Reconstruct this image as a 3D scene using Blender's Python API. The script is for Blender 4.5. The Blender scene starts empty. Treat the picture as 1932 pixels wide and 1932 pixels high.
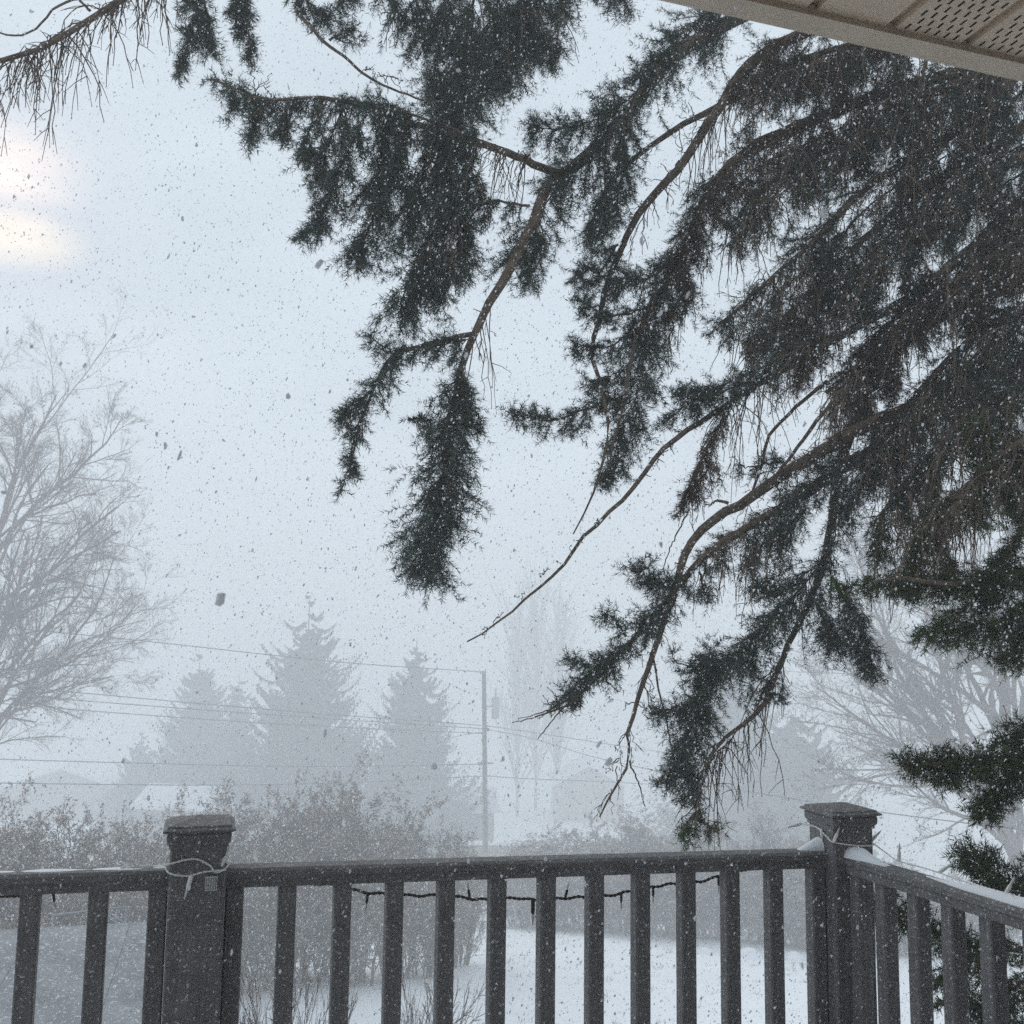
import bpy, math, random
import numpy as np
from mathutils import Matrix, Vector

rng = np.random.default_rng(7)
random.seed(7)
SC = bpy.context.scene
COL = SC.collection

# ------------------------------------------------------------------ camera
FPX, CX, CY = 1937.0, 966.0, 966.0           # focal length and centre in a 1932-pixel wide picture
PITCH, ROLL = math.atan(231 / 1937.0), math.radians(0.75)
CZ = 4.2
CAM = np.array([0.0, 0.0, CZ])
F_ = np.array([0, math.cos(PITCH), math.sin(PITCH)])
R0 = np.array([1.0, 0, 0]); U0 = np.array([0, -math.sin(PITCH), math.cos(PITCH)])
R_ = math.cos(ROLL) * R0 + math.sin(ROLL) * U0
U_ = -math.sin(ROLL) * R0 + math.cos(ROLL) * U0
cd = bpy.data.cameras.new("camera"); cam = bpy.data.objects.new("camera", cd); COL.objects.link(cam)
cd.sensor_width = 36; cd.lens = 36 * FPX / 1932; cd.clip_start = 0.05; cd.clip_end = 3000
m = Matrix.Identity(4)
for i in range(3):
    m[i][0], m[i][1], m[i][2], m[i][3] = R_[i], U_[i], -F_[i], CAM[i]
cam.matrix_world = m
SC.camera = cam
cd.dof.use_dof = True; cd.dof.focus_distance = 3.6; cd.dof.aperture_fstop = 14.0


def ray(x, y):
    return R_ * ((x - CX) / FPX) + U_ * ((CY - y) / FPX) + F_


def P(x, y, Y):
    r = ray(x, y)
    return CAM + r * (Y / r[1])


def on_z(x, y, z):
    r = ray(x, y)
    return CAM + r * ((z - CZ) / r[2])


def unit_(v): return v / np.linalg.norm(v)


# ------------------------------------------------------------------ world, sun, exposure
SUN_AZ, SUN_EL = math.radians(-26.5), math.radians(22.5)       # azimuth from +Y towards +X
sun_dir = np.array([math.sin(SUN_AZ) * math.cos(SUN_EL), math.cos(SUN_AZ) * math.cos(SUN_EL), math.sin(SUN_EL)])
W = bpy.data.worlds.new("World"); SC.world = W; W.use_nodes = True
nt = W.node_tree; nt.nodes.clear()


def N(tree, t, **kw):
    n = tree.nodes.new(t)
    for k, v in kw.items():
        if k == 'inp':
            for kk, vv in v.items():
                n.inputs[kk].default_value = vv
        else:
            setattr(n, k, v)
    return n


def wl(a, b): nt.links.new(a, b)


out = N(nt, 'ShaderNodeOutputWorld'); bg = N(nt, 'ShaderNodeBackground', inp={'Strength': 0.1})
sky = N(nt, 'ShaderNodeTexSky', sky_type='NISHITA', sun_disc=False)
sky.sun_elevation = SUN_EL; sky.sun_rotation = SUN_AZ; sky.dust_density = 1.0
tc = N(nt, 'ShaderNodeTexCoord')
# even overcast cloud deck laid over the clear sky
cn = N(nt, 'ShaderNodeTexNoise', inp={'Scale': 4.0, 'Detail': 6.0, 'Roughness': 0.55})
mp = N(nt, 'ShaderNodeMapping'); mp.inputs['Scale'].default_value = (1, 1, 2.2)
wl(tc.outputs['Generated'], mp.inputs['Vector']); wl(mp.outputs[0], cn.inputs['Vector'])
cr = N(nt, 'ShaderNodeValToRGB')
cr.color_ramp.elements[0].position = 0.3; cr.color_ramp.elements[0].color = (6.5, 7.45, 8.3, 1)
cr.color_ramp.elements[1].position = 0.7; cr.color_ramp.elements[1].color = (7.6, 8.6, 9.5, 1)
wl(cn.outputs['Fac'], cr.inputs['Fac'])
mx = N(nt, 'ShaderNodeMix', data_type='RGBA'); mx.inputs['Factor'].default_value = 0.985
wl(sky.outputs[0], mx.inputs['A']); wl(cr.outputs[0], mx.inputs['B'])
# warm lamp reflection in window glass, painted into the sky as two stacked streaks
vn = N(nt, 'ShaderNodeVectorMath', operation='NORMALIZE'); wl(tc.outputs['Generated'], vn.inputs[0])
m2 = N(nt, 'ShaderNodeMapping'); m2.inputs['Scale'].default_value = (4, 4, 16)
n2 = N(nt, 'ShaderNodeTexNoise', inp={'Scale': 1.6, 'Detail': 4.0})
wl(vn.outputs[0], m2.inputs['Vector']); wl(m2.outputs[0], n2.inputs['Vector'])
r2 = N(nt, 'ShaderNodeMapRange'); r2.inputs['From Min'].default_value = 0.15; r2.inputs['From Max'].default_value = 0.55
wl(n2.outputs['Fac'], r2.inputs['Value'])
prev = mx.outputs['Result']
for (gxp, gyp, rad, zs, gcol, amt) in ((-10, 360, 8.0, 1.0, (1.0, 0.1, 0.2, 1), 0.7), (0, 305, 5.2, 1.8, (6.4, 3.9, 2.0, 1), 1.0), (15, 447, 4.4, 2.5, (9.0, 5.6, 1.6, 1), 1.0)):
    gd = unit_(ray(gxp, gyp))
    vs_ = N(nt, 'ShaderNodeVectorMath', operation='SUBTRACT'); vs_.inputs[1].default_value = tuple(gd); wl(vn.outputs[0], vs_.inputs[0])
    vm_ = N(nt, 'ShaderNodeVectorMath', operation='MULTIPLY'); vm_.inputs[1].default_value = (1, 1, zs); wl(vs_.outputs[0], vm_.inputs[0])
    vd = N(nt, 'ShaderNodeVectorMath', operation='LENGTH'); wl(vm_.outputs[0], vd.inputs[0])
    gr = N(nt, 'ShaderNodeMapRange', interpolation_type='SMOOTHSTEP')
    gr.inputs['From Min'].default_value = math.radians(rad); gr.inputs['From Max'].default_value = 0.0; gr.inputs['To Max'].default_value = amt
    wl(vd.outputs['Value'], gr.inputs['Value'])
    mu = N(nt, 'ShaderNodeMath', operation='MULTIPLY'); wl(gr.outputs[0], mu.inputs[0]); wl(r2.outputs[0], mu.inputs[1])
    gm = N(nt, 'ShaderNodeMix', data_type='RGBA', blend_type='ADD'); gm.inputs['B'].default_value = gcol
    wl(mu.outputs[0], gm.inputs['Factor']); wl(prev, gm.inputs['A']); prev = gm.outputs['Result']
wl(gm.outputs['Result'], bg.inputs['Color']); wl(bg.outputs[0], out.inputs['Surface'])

ld = bpy.data.lights.new("sun", 'SUN'); ld.energy = 1.0; ld.angle = math.radians(25); ld.color = (1, 0.94, 0.87)
sun = bpy.data.objects.new("sun", ld); COL.objects.link(sun)
sun.rotation_euler = Vector(-sun_dir).to_track_quat('-Z', 'Y').to_euler()
sun.location = (-10, 20, 40)

vs = SC.view_settings
vs.view_transform = 'Standard'; vs.look = 'None'; vs.exposure = 0.0; vs.gamma = 1.0; vs.use_curve_mapping = False
cy = SC.cycles
cy.use_denoising = False; cy.max_bounces = 8; cy.diffuse_bounces = 3; cy.glossy_bounces = 2; cy.volume_bounces = 4; cy.transmission_bounces = 4


# ------------------------------------------------------------------ materials
def mat(name, base, var=0.0, scale=8.0, rough=0.8, bump=0.0, bscale=None, island=0.0, stretch=None, speck=None, metal=0.0, second=None):
    M = bpy.data.materials.new(name); M.use_nodes = True
    t = M.node_tree; b = t.nodes['Principled BSDF']
    b.inputs['Roughness'].default_value = rough; b.inputs['Metallic'].default_value = metal
    b.inputs['Specular IOR Level'].default_value = 0.3
    tcn = N(t, 'ShaderNodeTexCoord'); src = tcn.outputs['Object']
    if stretch:
        mpn = N(t, 'ShaderNodeMapping'); mpn.inputs['Scale'].default_value = stretch
        t.links.new(src, mpn.inputs['Vector']); src = mpn.outputs[0]
    no = N(t, 'ShaderNodeTexNoise', inp={'Scale': scale, 'Detail': 6.0, 'Roughness': 0.6}); t.links.new(src, no.inputs['Vector'])
    rp = N(t, 'ShaderNodeValToRGB')
    c2 = second or tuple(min(1, c * (1 + var)) for c in base)
    rp.color_ramp.elements[0].position = 0.32; rp.color_ramp.elements[1].position = 0.68
    rp.color_ramp.elements[0].color = (*[c * (1 - var) for c in base], 1); rp.color_ramp.elements[1].color = (*c2, 1)
    t.links.new(no.outputs['Fac'], rp.inputs['Fac']); colr = rp.outputs[0]
    if island:
        g = N(t, 'ShaderNodeNewGeometry'); mr = N(t, 'ShaderNodeMapRange')
        mr.inputs['To Min'].default_value = 1 - island; mr.inputs['To Max'].default_value = 1 + island
        t.links.new(g.outputs['Random Per Island'], mr.inputs['Value'])
        vm = N(t, 'ShaderNodeVectorMath', operation='SCALE')
        t.links.new(colr, vm.inputs[0]); t.links.new(mr.outputs[0], vm.inputs['Scale']); colr = vm.outputs[0]
    if speck:                                         # (colour, scale, threshold): stuck snow grains, flecks
        sc_, ss, th = speck
        vo = N(t, 'ShaderNodeTexNoise', inp={'Scale': ss, 'Detail': 2.0}); t.links.new(tcn.outputs['Object'], vo.inputs['Vector'])
        ms = N(t, 'ShaderNodeMapRange'); ms.inputs['From Min'].default_value = th; ms.inputs['From Max'].default_value = th + 0.05
        t.links.new(vo.outputs['Fac'], ms.inputs['Value'])
        mm = N(t, 'ShaderNodeMix', data_type='RGBA'); mm.inputs['B'].default_value = (*sc_, 1)
        t.links.new(ms.outputs[0], mm.inputs['Factor']); t.links.new(colr, mm.inputs['A']); colr = mm.outputs['Result']
    t.links.new(colr, b.inputs['Base Color'])
    if bump:
        bn = N(t, 'ShaderNodeTexNoise', inp={'Scale': bscale or scale * 3, 'Detail': 5.0}); t.links.new(src, bn.inputs['Vector'])
        bp = N(t, 'ShaderNodeBump', inp={'Strength': bump, 'Distance': 0.02})
        t.links.new(bn.outputs['Fac'], bp.inputs['Height']); t.links.new(bp.outputs[0], b.inputs['Normal'])
    return M


M_NEEDLE = mat('spruce_needles', (0.040, 0.060, 0.046), 0.45, 5.0, 0.75, island=0.65, second=(0.085, 0.112, 0.092))
M_NEEDLE_O = mat('olive_needles', (0.042, 0.064, 0.018), 0.45, 3.0, 0.75, island=0.6)
M_NEEDLE_B = mat('browned_needles', (0.055, 0.036, 0.024), 0.45, 5.0, 0.8, island=0.6, second=(0.10, 0.068, 0.045))
M_BARK = mat('spruce_bark', (0.105, 0.072, 0.050), 0.5, 30, 0.95, 0.6, 60, second=(0.19, 0.145, 0.11))
M_TWIG = mat('dead_twig_bark', (0.055, 0.043, 0.036), 0.4, 20, 0.9)
M_DECID = mat('bare_tree_bark', (0.15, 0.112, 0.095), 0.35, 6, 0.95, 0.4, 30)
M_SHRUB = mat('shrub_twigs', (0.125, 0.092, 0.075), 0.35, 6, 0.95)
M_LEAF = mat('dried_shrub_leaves', (0.235, 0.185, 0.152), 0.35, 3, 0.95, island=0.5)
M_SNOW = mat('snow', (0.82, 0.84, 0.87), 0.03, 1.2, 0.9, 0.25, 9)
M_FLAKE = mat('snowflake', (0.86, 0.88, 0.9), 0.02, 5, 0.9)
_t = M_FLAKE.node_tree; _tr = N(_t, 'ShaderNodeBsdfTranslucent'); _tr.inputs['Color'].default_value = (.9, .92, .95, 1)
_mx = N(_t, 'ShaderNodeMixShader'); _mx.inputs['Fac'].default_value = 0.65
_t.links.new(_t.nodes['Principled BSDF'].outputs[0], _mx.inputs[1]); _t.links.new(_tr.outputs[0], _mx.inputs[2]); _t.links.new(_mx.outputs[0], _t.nodes['Material Output'].inputs['Surface'])
M_GROUND = mat('snow_ground', (0.91, 0.925, 0.94), 0.04, 0.35, 0.95, 0.35, 3.0, speck=((0.45, 0.44, 0.42), 7.0, 0.70))
M_RAIL = mat('charcoal_composite', (0.150, 0.144, 0.144), 0.22, 14, 0.7, 0.15, 60, stretch=(1, 1, 1), speck=((0.50, 0.52, 0.55), 190.0, 0.64))
def add_grain(M, ang, ax):
    """long grain lines in the board's own direction, as bump and a little tone"""
    t = M.node_tree; b = t.nodes['Principled BSDF']; b.inputs['Roughness'].default_value = .85
    tcn = N(t, 'ShaderNodeTexCoord'); mpn = N(t, 'ShaderNodeMapping', vector_type='TEXTURE'); mpn.inputs['Rotation'].default_value = (0, 0, ang)
    sc = [1.0, 1.0, 1.0]; sc[ax] = 40.0; mpn.inputs['Scale'].default_value = sc
    no = N(t, 'ShaderNodeTexNoise', inp={'Scale': 170.0, 'Detail': 4.0}); t.links.new(tcn.outputs['Object'], mpn.inputs['Vector']); t.links.new(mpn.outputs[0], no.inputs['Vector'])
    mr = N(t, 'ShaderNodeMapRange'); mr.inputs['From Min'].default_value = .3; mr.inputs['From Max'].default_value = .7; mr.inputs['To Min'].default_value = .84; mr.inputs['To Max'].default_value = 1.14
    t.links.new(no.outputs['Fac'], mr.inputs['Value'])
    src = b.inputs['Base Color'].links[0].from_socket; vm = N(t, 'ShaderNodeVectorMath', operation='SCALE')
    t.links.new(src, vm.inputs[0]); t.links.new(mr.outputs[0], vm.inputs['Scale']); t.links.new(vm.outputs[0], b.inputs['Base Color'])


RARGS = ((0.165, 0.158, 0.157), 0.22, 14, 0.8, 0.15, 60)
SPK = ((0.50, 0.52, 0.55), 190.0, 0.62)
M_RAIL = mat('charcoal_composite_upright', *RARGS, speck=SPK); add_grain(M_RAIL, 0, 2)
M_RAILH = mat('charcoal_composite_front', *RARGS, speck=SPK); add_grain(M_RAILH, 0.286, 0)
M_RAILS = mat('charcoal_composite_side', *RARGS, speck=SPK); add_grain(M_RAILS, 0.286, 1)
M_SOFFIT = mat('beige_vinyl', (0.66, 0.525, 0.395), 0.05, 20, 0.6, 0.05, 300)
M_TRIM = mat('beige_trim', (0.60, 0.495, 0.39), 0.09, 12, 0.55, 0.05, 200, stretch=(1, 1, 1))
M_SLOT = mat('vent_slot_dark', (0.05, 0.045, 0.04), 0.1, 20, 0.8)
M_WALL = mat('house_siding', (0.12, 0.11, 0.10), 0.1, 4, 0.8)
M_DECK = mat('deck_boards', (0.10, 0.09, 0.085), 0.2, 6, 0.85)
M_ROOF = mat('asphalt_shingle', (0.06, 0.06, 0.065), 0.25, 30, 0.95)
M_POLE = mat('weathered_pole', (0.12, 0.11, 0.10), 0.3, 12, 0.95, stretch=(1, 1, 0.1))
M_WIRE = mat('power_wire', (0.05, 0.05, 0.055), 0.1, 5, 0.8)
M_STEEL = mat('painted_steel', (0.30, 0.31, 0.32), 0.15, 8, 0.6)
M_STRB = mat('dark_brown_wire', (0.05, 0.040, 0.037), 0.25, 40, 0.6)
M_STRW = mat('white_wire', (0.80, 0.80, 0.77), 0.08, 40, 0.5)
M_CLEAR = mat('clear_bulb', (0.62, 0.63, 0.62), 0.1, 60, 0.2)
M_FARGREEN = mat('far_evergreen', (0.030, 0.042, 0.036), 0.3, 0.6, 0.9, island=0.3)
M_TANWALL = mat('tan_siding', (0.30, 0.235, 0.165), 0.08, 2, 0.9)
M_BRNWALL = mat('brown_siding', (0.20, 0.15, 0.14), 0.08, 2, 0.9)
M_GREYWALL = mat('grey_siding', (0.25, 0.25, 0.26), 0.08, 2, 0.9)
M_PALE = mat('frosted_steel', (0.45, 0.46, 0.47), 0.1, 4, 0.8)
M_GLASS = mat('dark_glass', (0.03, 0.035, 0.04), 0.1, 2, 0.1)
M_SHEDROOF = mat('grey_metal_roof', (0.27, 0.272, 0.28), 0.25, 2.2, 0.9, 0.3, 40, speck=((0.50, 0.52, 0.54), 34.0, 0.60))


# ------------------------------------------------------------------ mesh building
class Acc:
    """Collects triangles; build() links them as one mesh object."""
    def __init__(s): s.v = []; s.f = []; s.mi = []; s.n = 0

    def add(s, v, f, mi=0):
        v = np.asarray(v, float).reshape(-1, 3); f = np.asarray(f, int)
        if f.size == 0: return
        f = f.reshape(-1, f.shape[-1])
        if f.shape[1] == 4: f = np.concatenate([f[:, [0, 1, 2]], f[:, [0, 2, 3]]])
        s.v.append(v); s.f.append(f + s.n); s.mi.append(np.full(len(f), mi)); s.n += len(v)

    def build(s, name, mats, parent=None, origin=None, smooth=False):
        v = np.concatenate(s.v); f = np.concatenate(s.f); mi = np.concatenate(s.mi)
        o0 = np.zeros(3) if origin is None else np.asarray(origin, float)
        me = mesh_from(name, v - o0, f, mats, mi, smooth)
        return link(name, me, parent, o0)


def mesh_from(name, v, f, mats, mi=None, smooth=False):
    me = bpy.data.meshes.new(name)
    me.vertices.add(len(v)); me.vertices.foreach_set('co', np.ascontiguousarray(v, np.float32).ravel())
    k = f.shape[1]
    me.loops.add(len(f) * k); me.loops.foreach_set('vertex_index', np.ascontiguousarray(f, np.int32).ravel())
    me.polygons.add(len(f)); me.polygons.foreach_set('loop_start', np.arange(0, len(f) * k, k, dtype=np.int32))
    for q in (mats if isinstance(mats, (list, tuple)) else [mats]): me.materials.append(q)
    if mi is not None: me.polygons.foreach_set('material_index', np.asarray(mi, np.int32))
    me.update(calc_edges=True)
    me.polygons.foreach_set('use_smooth', np.full(len(f), smooth))
    return me


def link(name, data, parent=None, loc=None):
    o = bpy.data.objects.new(name, data); COL.objects.link(o)
    l = np.zeros(3) if loc is None else np.asarray(loc, float)
    if parent is not None:
        o.parent = parent
        l = l - world_loc(parent)
    o.location = tuple(l)
    return o


def world_loc(o):
    l = np.zeros(3)
    while o is not None:
        l = l + np.array(o.location); o = o.parent
    return l


def tag(o, label=None, cat=None, group=None, kind=None):
    if label: o['label'] = label
    if cat: o['category'] = cat
    if group: o['group'] = group
    if kind: o['kind'] = kind
    return o


def empty(name, loc, label, cat, group=None):
    return tag(link(name, None, None, loc), label, cat, group)


def unit(v):
    v = np.asarray(v, float)
    return v / np.maximum(np.linalg.norm(v, axis=-1, keepdims=True), 1e-9)


def tubes(acc, Pn, Rn, sides=4, mi=0):
    """Batch of T tubes, Pn (T,n,3), Rn (T,n)."""
    Pn = np.asarray(Pn, float); Rn = np.asarray(Rn, float)
    T, n, _ = Pn.shape
    d = np.gradient(Pn, axis=1); d = unit(d)
    ref = np.where(np.abs(d[:, :1, 2:3]) > 0.8, np.array([[[1.0, 0.13, 0]]]), np.array([[[0.07, 0.1, 1.0]]]))
    u = unit(np.cross(d, np.broadcast_to(ref, d.shape))); w = np.cross(d, u)
    a = np.linspace(0, 2 * math.pi, sides, endpoint=False)
    ring = Pn[:, :, None, :] + Rn[:, :, None, None] * (np.cos(a)[None, None, :, None] * u[:, :, None, :] + np.sin(a)[None, None, :, None] * w[:, :, None, :])
    V = ring.reshape(-1, 3)
    j = np.arange(sides); jn = (j + 1) % sides
    i = np.arange(n - 1)[:, None] * sides
    q = np.stack([i + j, i + jn, i + sides + jn, i + sides + j], -1).reshape(-1, 4)
    caps = np.array([[0, k + 1, k] for k in range(1, sides - 1)] + [[(n - 1) * sides, (n - 1) * sides + k, (n - 1) * sides + k + 1] for k in range(1, sides - 1)])
    tri = np.concatenate([q[:, [0, 1, 2]], q[:, [0, 2, 3]], caps] if sides > 3 else [q[:, [0, 1, 2]], q[:, [0, 2, 3]]])
    Fc = (tri[None] + (np.arange(T) * n * sides)[:, None, None]).reshape(-1, 3)
    acc.add(V, Fc, mi)


def spline(pts, n):
    """Catmull-Rom through pts resampled to n points (columns carried along)."""
    p = np.asarray(pts, float)
    if len(p) == 2: return p[0] + (p[1] - p[0]) * np.linspace(0, 1, n)[:, None]
    q = np.vstack([2 * p[0] - p[1], p, 2 * p[-1] - p[-2]])
    seg = np.linalg.norm(np.diff(p[:, :3], axis=0), axis=1); cum = np.concatenate([[0], np.cumsum(seg)])
    s = np.linspace(0, cum[-1], n); k = np.clip(np.searchsorted(cum, s, side='right') - 1, 0, len(p) - 2)
    t = ((s - cum[k]) / np.maximum(seg[k], 1e-9))[:, None]
    a, b, c, d = q[k], q[k + 1], q[k + 2], q[k + 3]
    return 0.5 * (2 * b + (c - a) * t + (2 * a - 5 * b + 4 * c - d) * t ** 2 + (3 * b - a - 3 * c + d) * t ** 3)


def one_tube(acc, pts, r0, r1, n=24, sides=6, mi=0, wob=0.0, power=1.0):
    c = spline(pts, n)
    if wob: c = c + rng.normal(0, wob, c.shape)
    r = r0 + (r1 - r0) * np.linspace(0, 1, n) ** power
    tubes(acc, c[None], r[None], sides, mi)
    return c


def box(acc, c, sx, sy, sz, ex=(1, 0, 0), ey=(0, 1, 0), ez=(0, 0, 1), mi=0, bev=0.0):
    c = np.asarray(c, float); ex, ey, ez = (np.asarray(e, float) for e in (ex, ey, ez))
    if bev:
        b = bev; v = []
        hx, hy = sx / 2, sy / 2
        loop = [(-hx + b, -hy), (hx - b, -hy), (hx, -hy + b), (hx, hy - b), (hx - b, hy), (-hx + b, hy), (-hx, hy - b), (-hx, -hy + b)]
        for z in (-sz / 2, sz / 2):
            v += [c + ex * x + ey * y + ez * z for x, y in loop]
        f = [[k, (k + 1) % 8, (k + 1) % 8 + 8, k + 8] for k in range(8)]
        acc.add(v, f, mi)
        acc.add(v, [[0, k + 1, k] for k in range(1, 7)] + [[8, 8 + k, 9 + k] for k in range(1, 7)], mi)
        return
    v = [c + ex * (sx / 2 * i) + ey * (sy / 2 * j) + ez * (sz / 2 * k) for i in (-1, 1) for j in (-1, 1) for k in (-1, 1)]
    acc.add(v, [[0, 1, 3, 2], [4, 6, 7, 5], [0, 4, 5, 1], [2, 3, 7, 6], [0, 2, 6, 4], [1, 5, 7, 3]], mi)


def prism(acc, prof, a, b, ex, ez, mi=0):
    """Extrude the closed profile (list of (u,w)) from point a to b; u along ex, w along ez."""
    a = np.asarray(a, float); b = np.asarray(b, float); n = len(prof)
    v = [a + np.asarray(ex) * u + np.asarray(ez) * w for u, w in prof] + [b + np.asarray(ex) * u + np.asarray(ez) * w for u, w in prof]
    acc.add(v, [[k, (k + 1) % n, (k + 1) % n + n, k + n] for k in range(n)], mi)
    acc.add(v, [[0, k + 1, k] for k in range(1, n - 1)] + [[n, n + k, n + k + 1] for k in range(1, n - 1)], mi)


# ------------------------------------------------------------------ terrain
KD = 1.45            # the slope and all that stands on it lies this much farther than first measured
GY = np.array([-60, 3, 8, 12, 17.4, 26, 34.8, 46.4, 58, 87, 123, 217, 700.0])
GZ = np.array([0, 0, -0.5, -1.5, -2.6, -3.9, -5.44, -7.47, -9.29, -13.8, -16.4, -17.8, -17.8]) - 0.0145 * np.clip(GY - 8, 0, 220)


def gz(x, y):
    x = np.asarray(x, float); y = np.asarray(y, float)
    return np.interp(y, GY, GZ) + 0.12 * np.sin(x * 0.31 + 1.0) * np.sin(y * 0.23) + 0.05 * np.sin(x * 0.9 + y * 0.7)


xs = np.concatenate([np.linspace(-300, -42, 24), np.linspace(-40, 40, 90), np.linspace(42, 300, 24)])
ys = np.concatenate([np.linspace(-60, 0, 12), np.linspace(1, 70, 110), np.linspace(72, 600, 50)])
gx, gy = np.meshgrid(xs, ys); gv = np.stack([gx, gy, gz(gx, gy)], -1).reshape(-1, 3)
nx, ny = len(xs), len(ys)
ii = (np.arange(ny - 1)[:, None] * nx + np.arange(nx - 1)).ravel()
gf = np.stack([ii, ii + 1, ii + nx + 1, ii + nx], -1)
tag(link('ground', mesh_from('ground', gv, gf, M_GROUND, smooth=True)), kind='structure')

# ------------------------------------------------------------------ house eave over the deck
pa, pb = P(538, 1625, 2.2), P(1459, 1625, 2.523)
dv = unit(np.array([pb[0] - pa[0], pb[1] - pa[1], 0]))          # along the front rail and the eave
nv = np.array([-dv[1], dv[0], 0])                               # away from the house
UP = np.array([0, 0, 1.0])
ZF = CZ + 1.0
e0 = on_z(1600, 80.6, ZF)                                       # a point of the fascia's lower outer edge
dve = unit((on_z(1932, 155, ZF) - on_z(1240, 0, ZF)) * np.array([1, 1, 0])); nve = np.array([-dve[1], dve[0], 0])
house = empty('house', (e0 - nve * 1.9)[:2].tolist() + [0], 'house with beige vented soffit and trim, its eave filling the top right corner', 'house')


def E(u, n_, z): return e0 + dve * u + nve * n_ + UP * (z - ZF)


TRW, SOF = 0.046, 0.011
a = Acc()
prism(a, [(-TRW, 0), (0, 0), (0, 0.16), (-0.018, 0.16), (-0.018, SOF + 0.004), (-TRW, SOF + 0.004)], E(-4, 0, ZF), E(5, 0, ZF), nve, UP)
a.build('fascia_trim', M_TRIM, house, E(0, 0, ZF))
g2 = on_z(1666, 63, ZF + SOF); g_off = float(np.dot(g2 - e0, dve))
PITCHW, GR = 0.152, 0.020
DEP = 2.25
slot_me = None
for k in range(-10, 9):
    u0 = g_off + k * PITCHW; a = Acc(); z0 = ZF + SOF
    vented = k in (0, 1, 2)
    uL, uR = GR / 2, PITCHW - GR / 2
    n0, n1 = -TRW + 0.006, -DEP
    org = E(u0 + PITCHW / 2, -0.3, z0)
    # groove: floor 12 mm above the panel face, half on either side
    for (ua, ub) in ((-GR / 2, GR / 2),):
        v = [E(u0 + ua, n0, z0 + .012), E(u0 + ub, n0, z0 + .012), E(u0 + ub, n1, z0 + .012), E(u0 + ua, n1, z0 + .012)]
        a.add(v, [[0, 1, 2, 3]])
    for uu in (-GR / 2, GR / 2):
        v = [E(u0 + uu, n0, z0), E(u0 + uu, n0, z0 + .012), E(u0 + uu, n1, z0 + .012), E(u0 + uu, n1, z0)]
        a.add(v, [[0, 1, 2, 3]])
    holes = []
    SW, SL = 0.0045, 0.0155
    if vented:
        for row in range(14):
            for c in range(6):
                uc = uL + 0.016 + c * 0.0195 + (0.00975 if row % 2 else 0)
                if uc > uR - 0.004: continue
                holes.append((uc, -TRW - 0.012 - row * 0.0195))
    if not holes:
        a.add([E(u0 + uL, n0, z0), E(u0 + uR, n0, z0), E(u0 + uR, n1, z0), E(u0 + uL, n1, z0)], [[0, 1, 2, 3]])
    else:
        ub = sorted({uL, uR} | {round(h[0] + s, 6) for h in holes for s in (-SW / 2, SW / 2)})
        nb = sorted({n0, n1} | {round(h[1] + s, 6) for h in holes for s in (-SL / 2, SL / 2)})
        for iu in range(len(ub) - 1):
            for jn in range(len(nb) - 1):
                mu_, mn = (ub[iu] + ub[iu + 1]) / 2, (nb[jn] + nb[jn + 1]) / 2
                if any(abs(mu_ - h[0]) < SW / 2 and abs(mn - h[1]) < SL / 2 for h in holes): continue
                a.add([E(u0 + ub[iu], nb[jn], z0), E(u0 + ub[iu + 1], nb[jn], z0), E(u0 + ub[iu + 1], nb[jn + 1], z0), E(u0 + ub[iu], nb[jn + 1], z0)], [[0, 1, 2, 3]])
    pan = a.build('soffit_panel', M_SOFFIT, house, org)
    for (hu, hn) in holes:
        c = E(u0 + hu, hn, z0)
        if slot_me is None:
            s = Acc(); h = 0.007
            q = [dve * (SW / 2 * i) + nve * (SL / 2 * j) + UP * (h * w) for w in (0, 1) for i, j in ((-1, -1), (1, -1), (1, 1), (-1, 1))]
            s.add(q, [[0, 1, 5, 4], [1, 2, 6, 5], [2, 3, 7, 6], [3, 0, 4, 7], [4, 5, 6, 7]])
            slot_me = mesh_from('vent_slot', np.concatenate(s.v), np.concatenate(s.f), M_SLOT)
        link('vent_slot', slot_me, pan, c)
a = Acc(); box(a, E(0.5, -0.95, ZF + 0.56), 9.0, 2.0, 0.06, dve, unit(nve - UP * 0.35), unit(UP + nve * 0.35)); box(a, E(0.5, -2.6, ZF + 1.13), 9.0, 1.6, 0.06, dve, unit(nve - UP * 0.35), unit(UP + nve * 0.35))
a.build('roof', M_ROOF, house, E(0, -1, ZF + 0.3))
a = Acc(); box(a, E(0.5, -DEP - 0.06, (ZF + 0.3) / 2), 9.0, 0.12, ZF + 0.3, dve, nve)
a.build('wall', M_WALL, house, E(0, -DEP, 0))
a = Acc()
box(a, (E(0, 0, 0) + dve * 0.2 - nve * (DEP - 0.012))[:3] * [1, 1, 0] + UP * 3.75, 2.6, 0.02, 2.05, dve, nve)
a.build('patio_door', M_GLASS, house, E(0, -DEP, 3.7))

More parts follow.
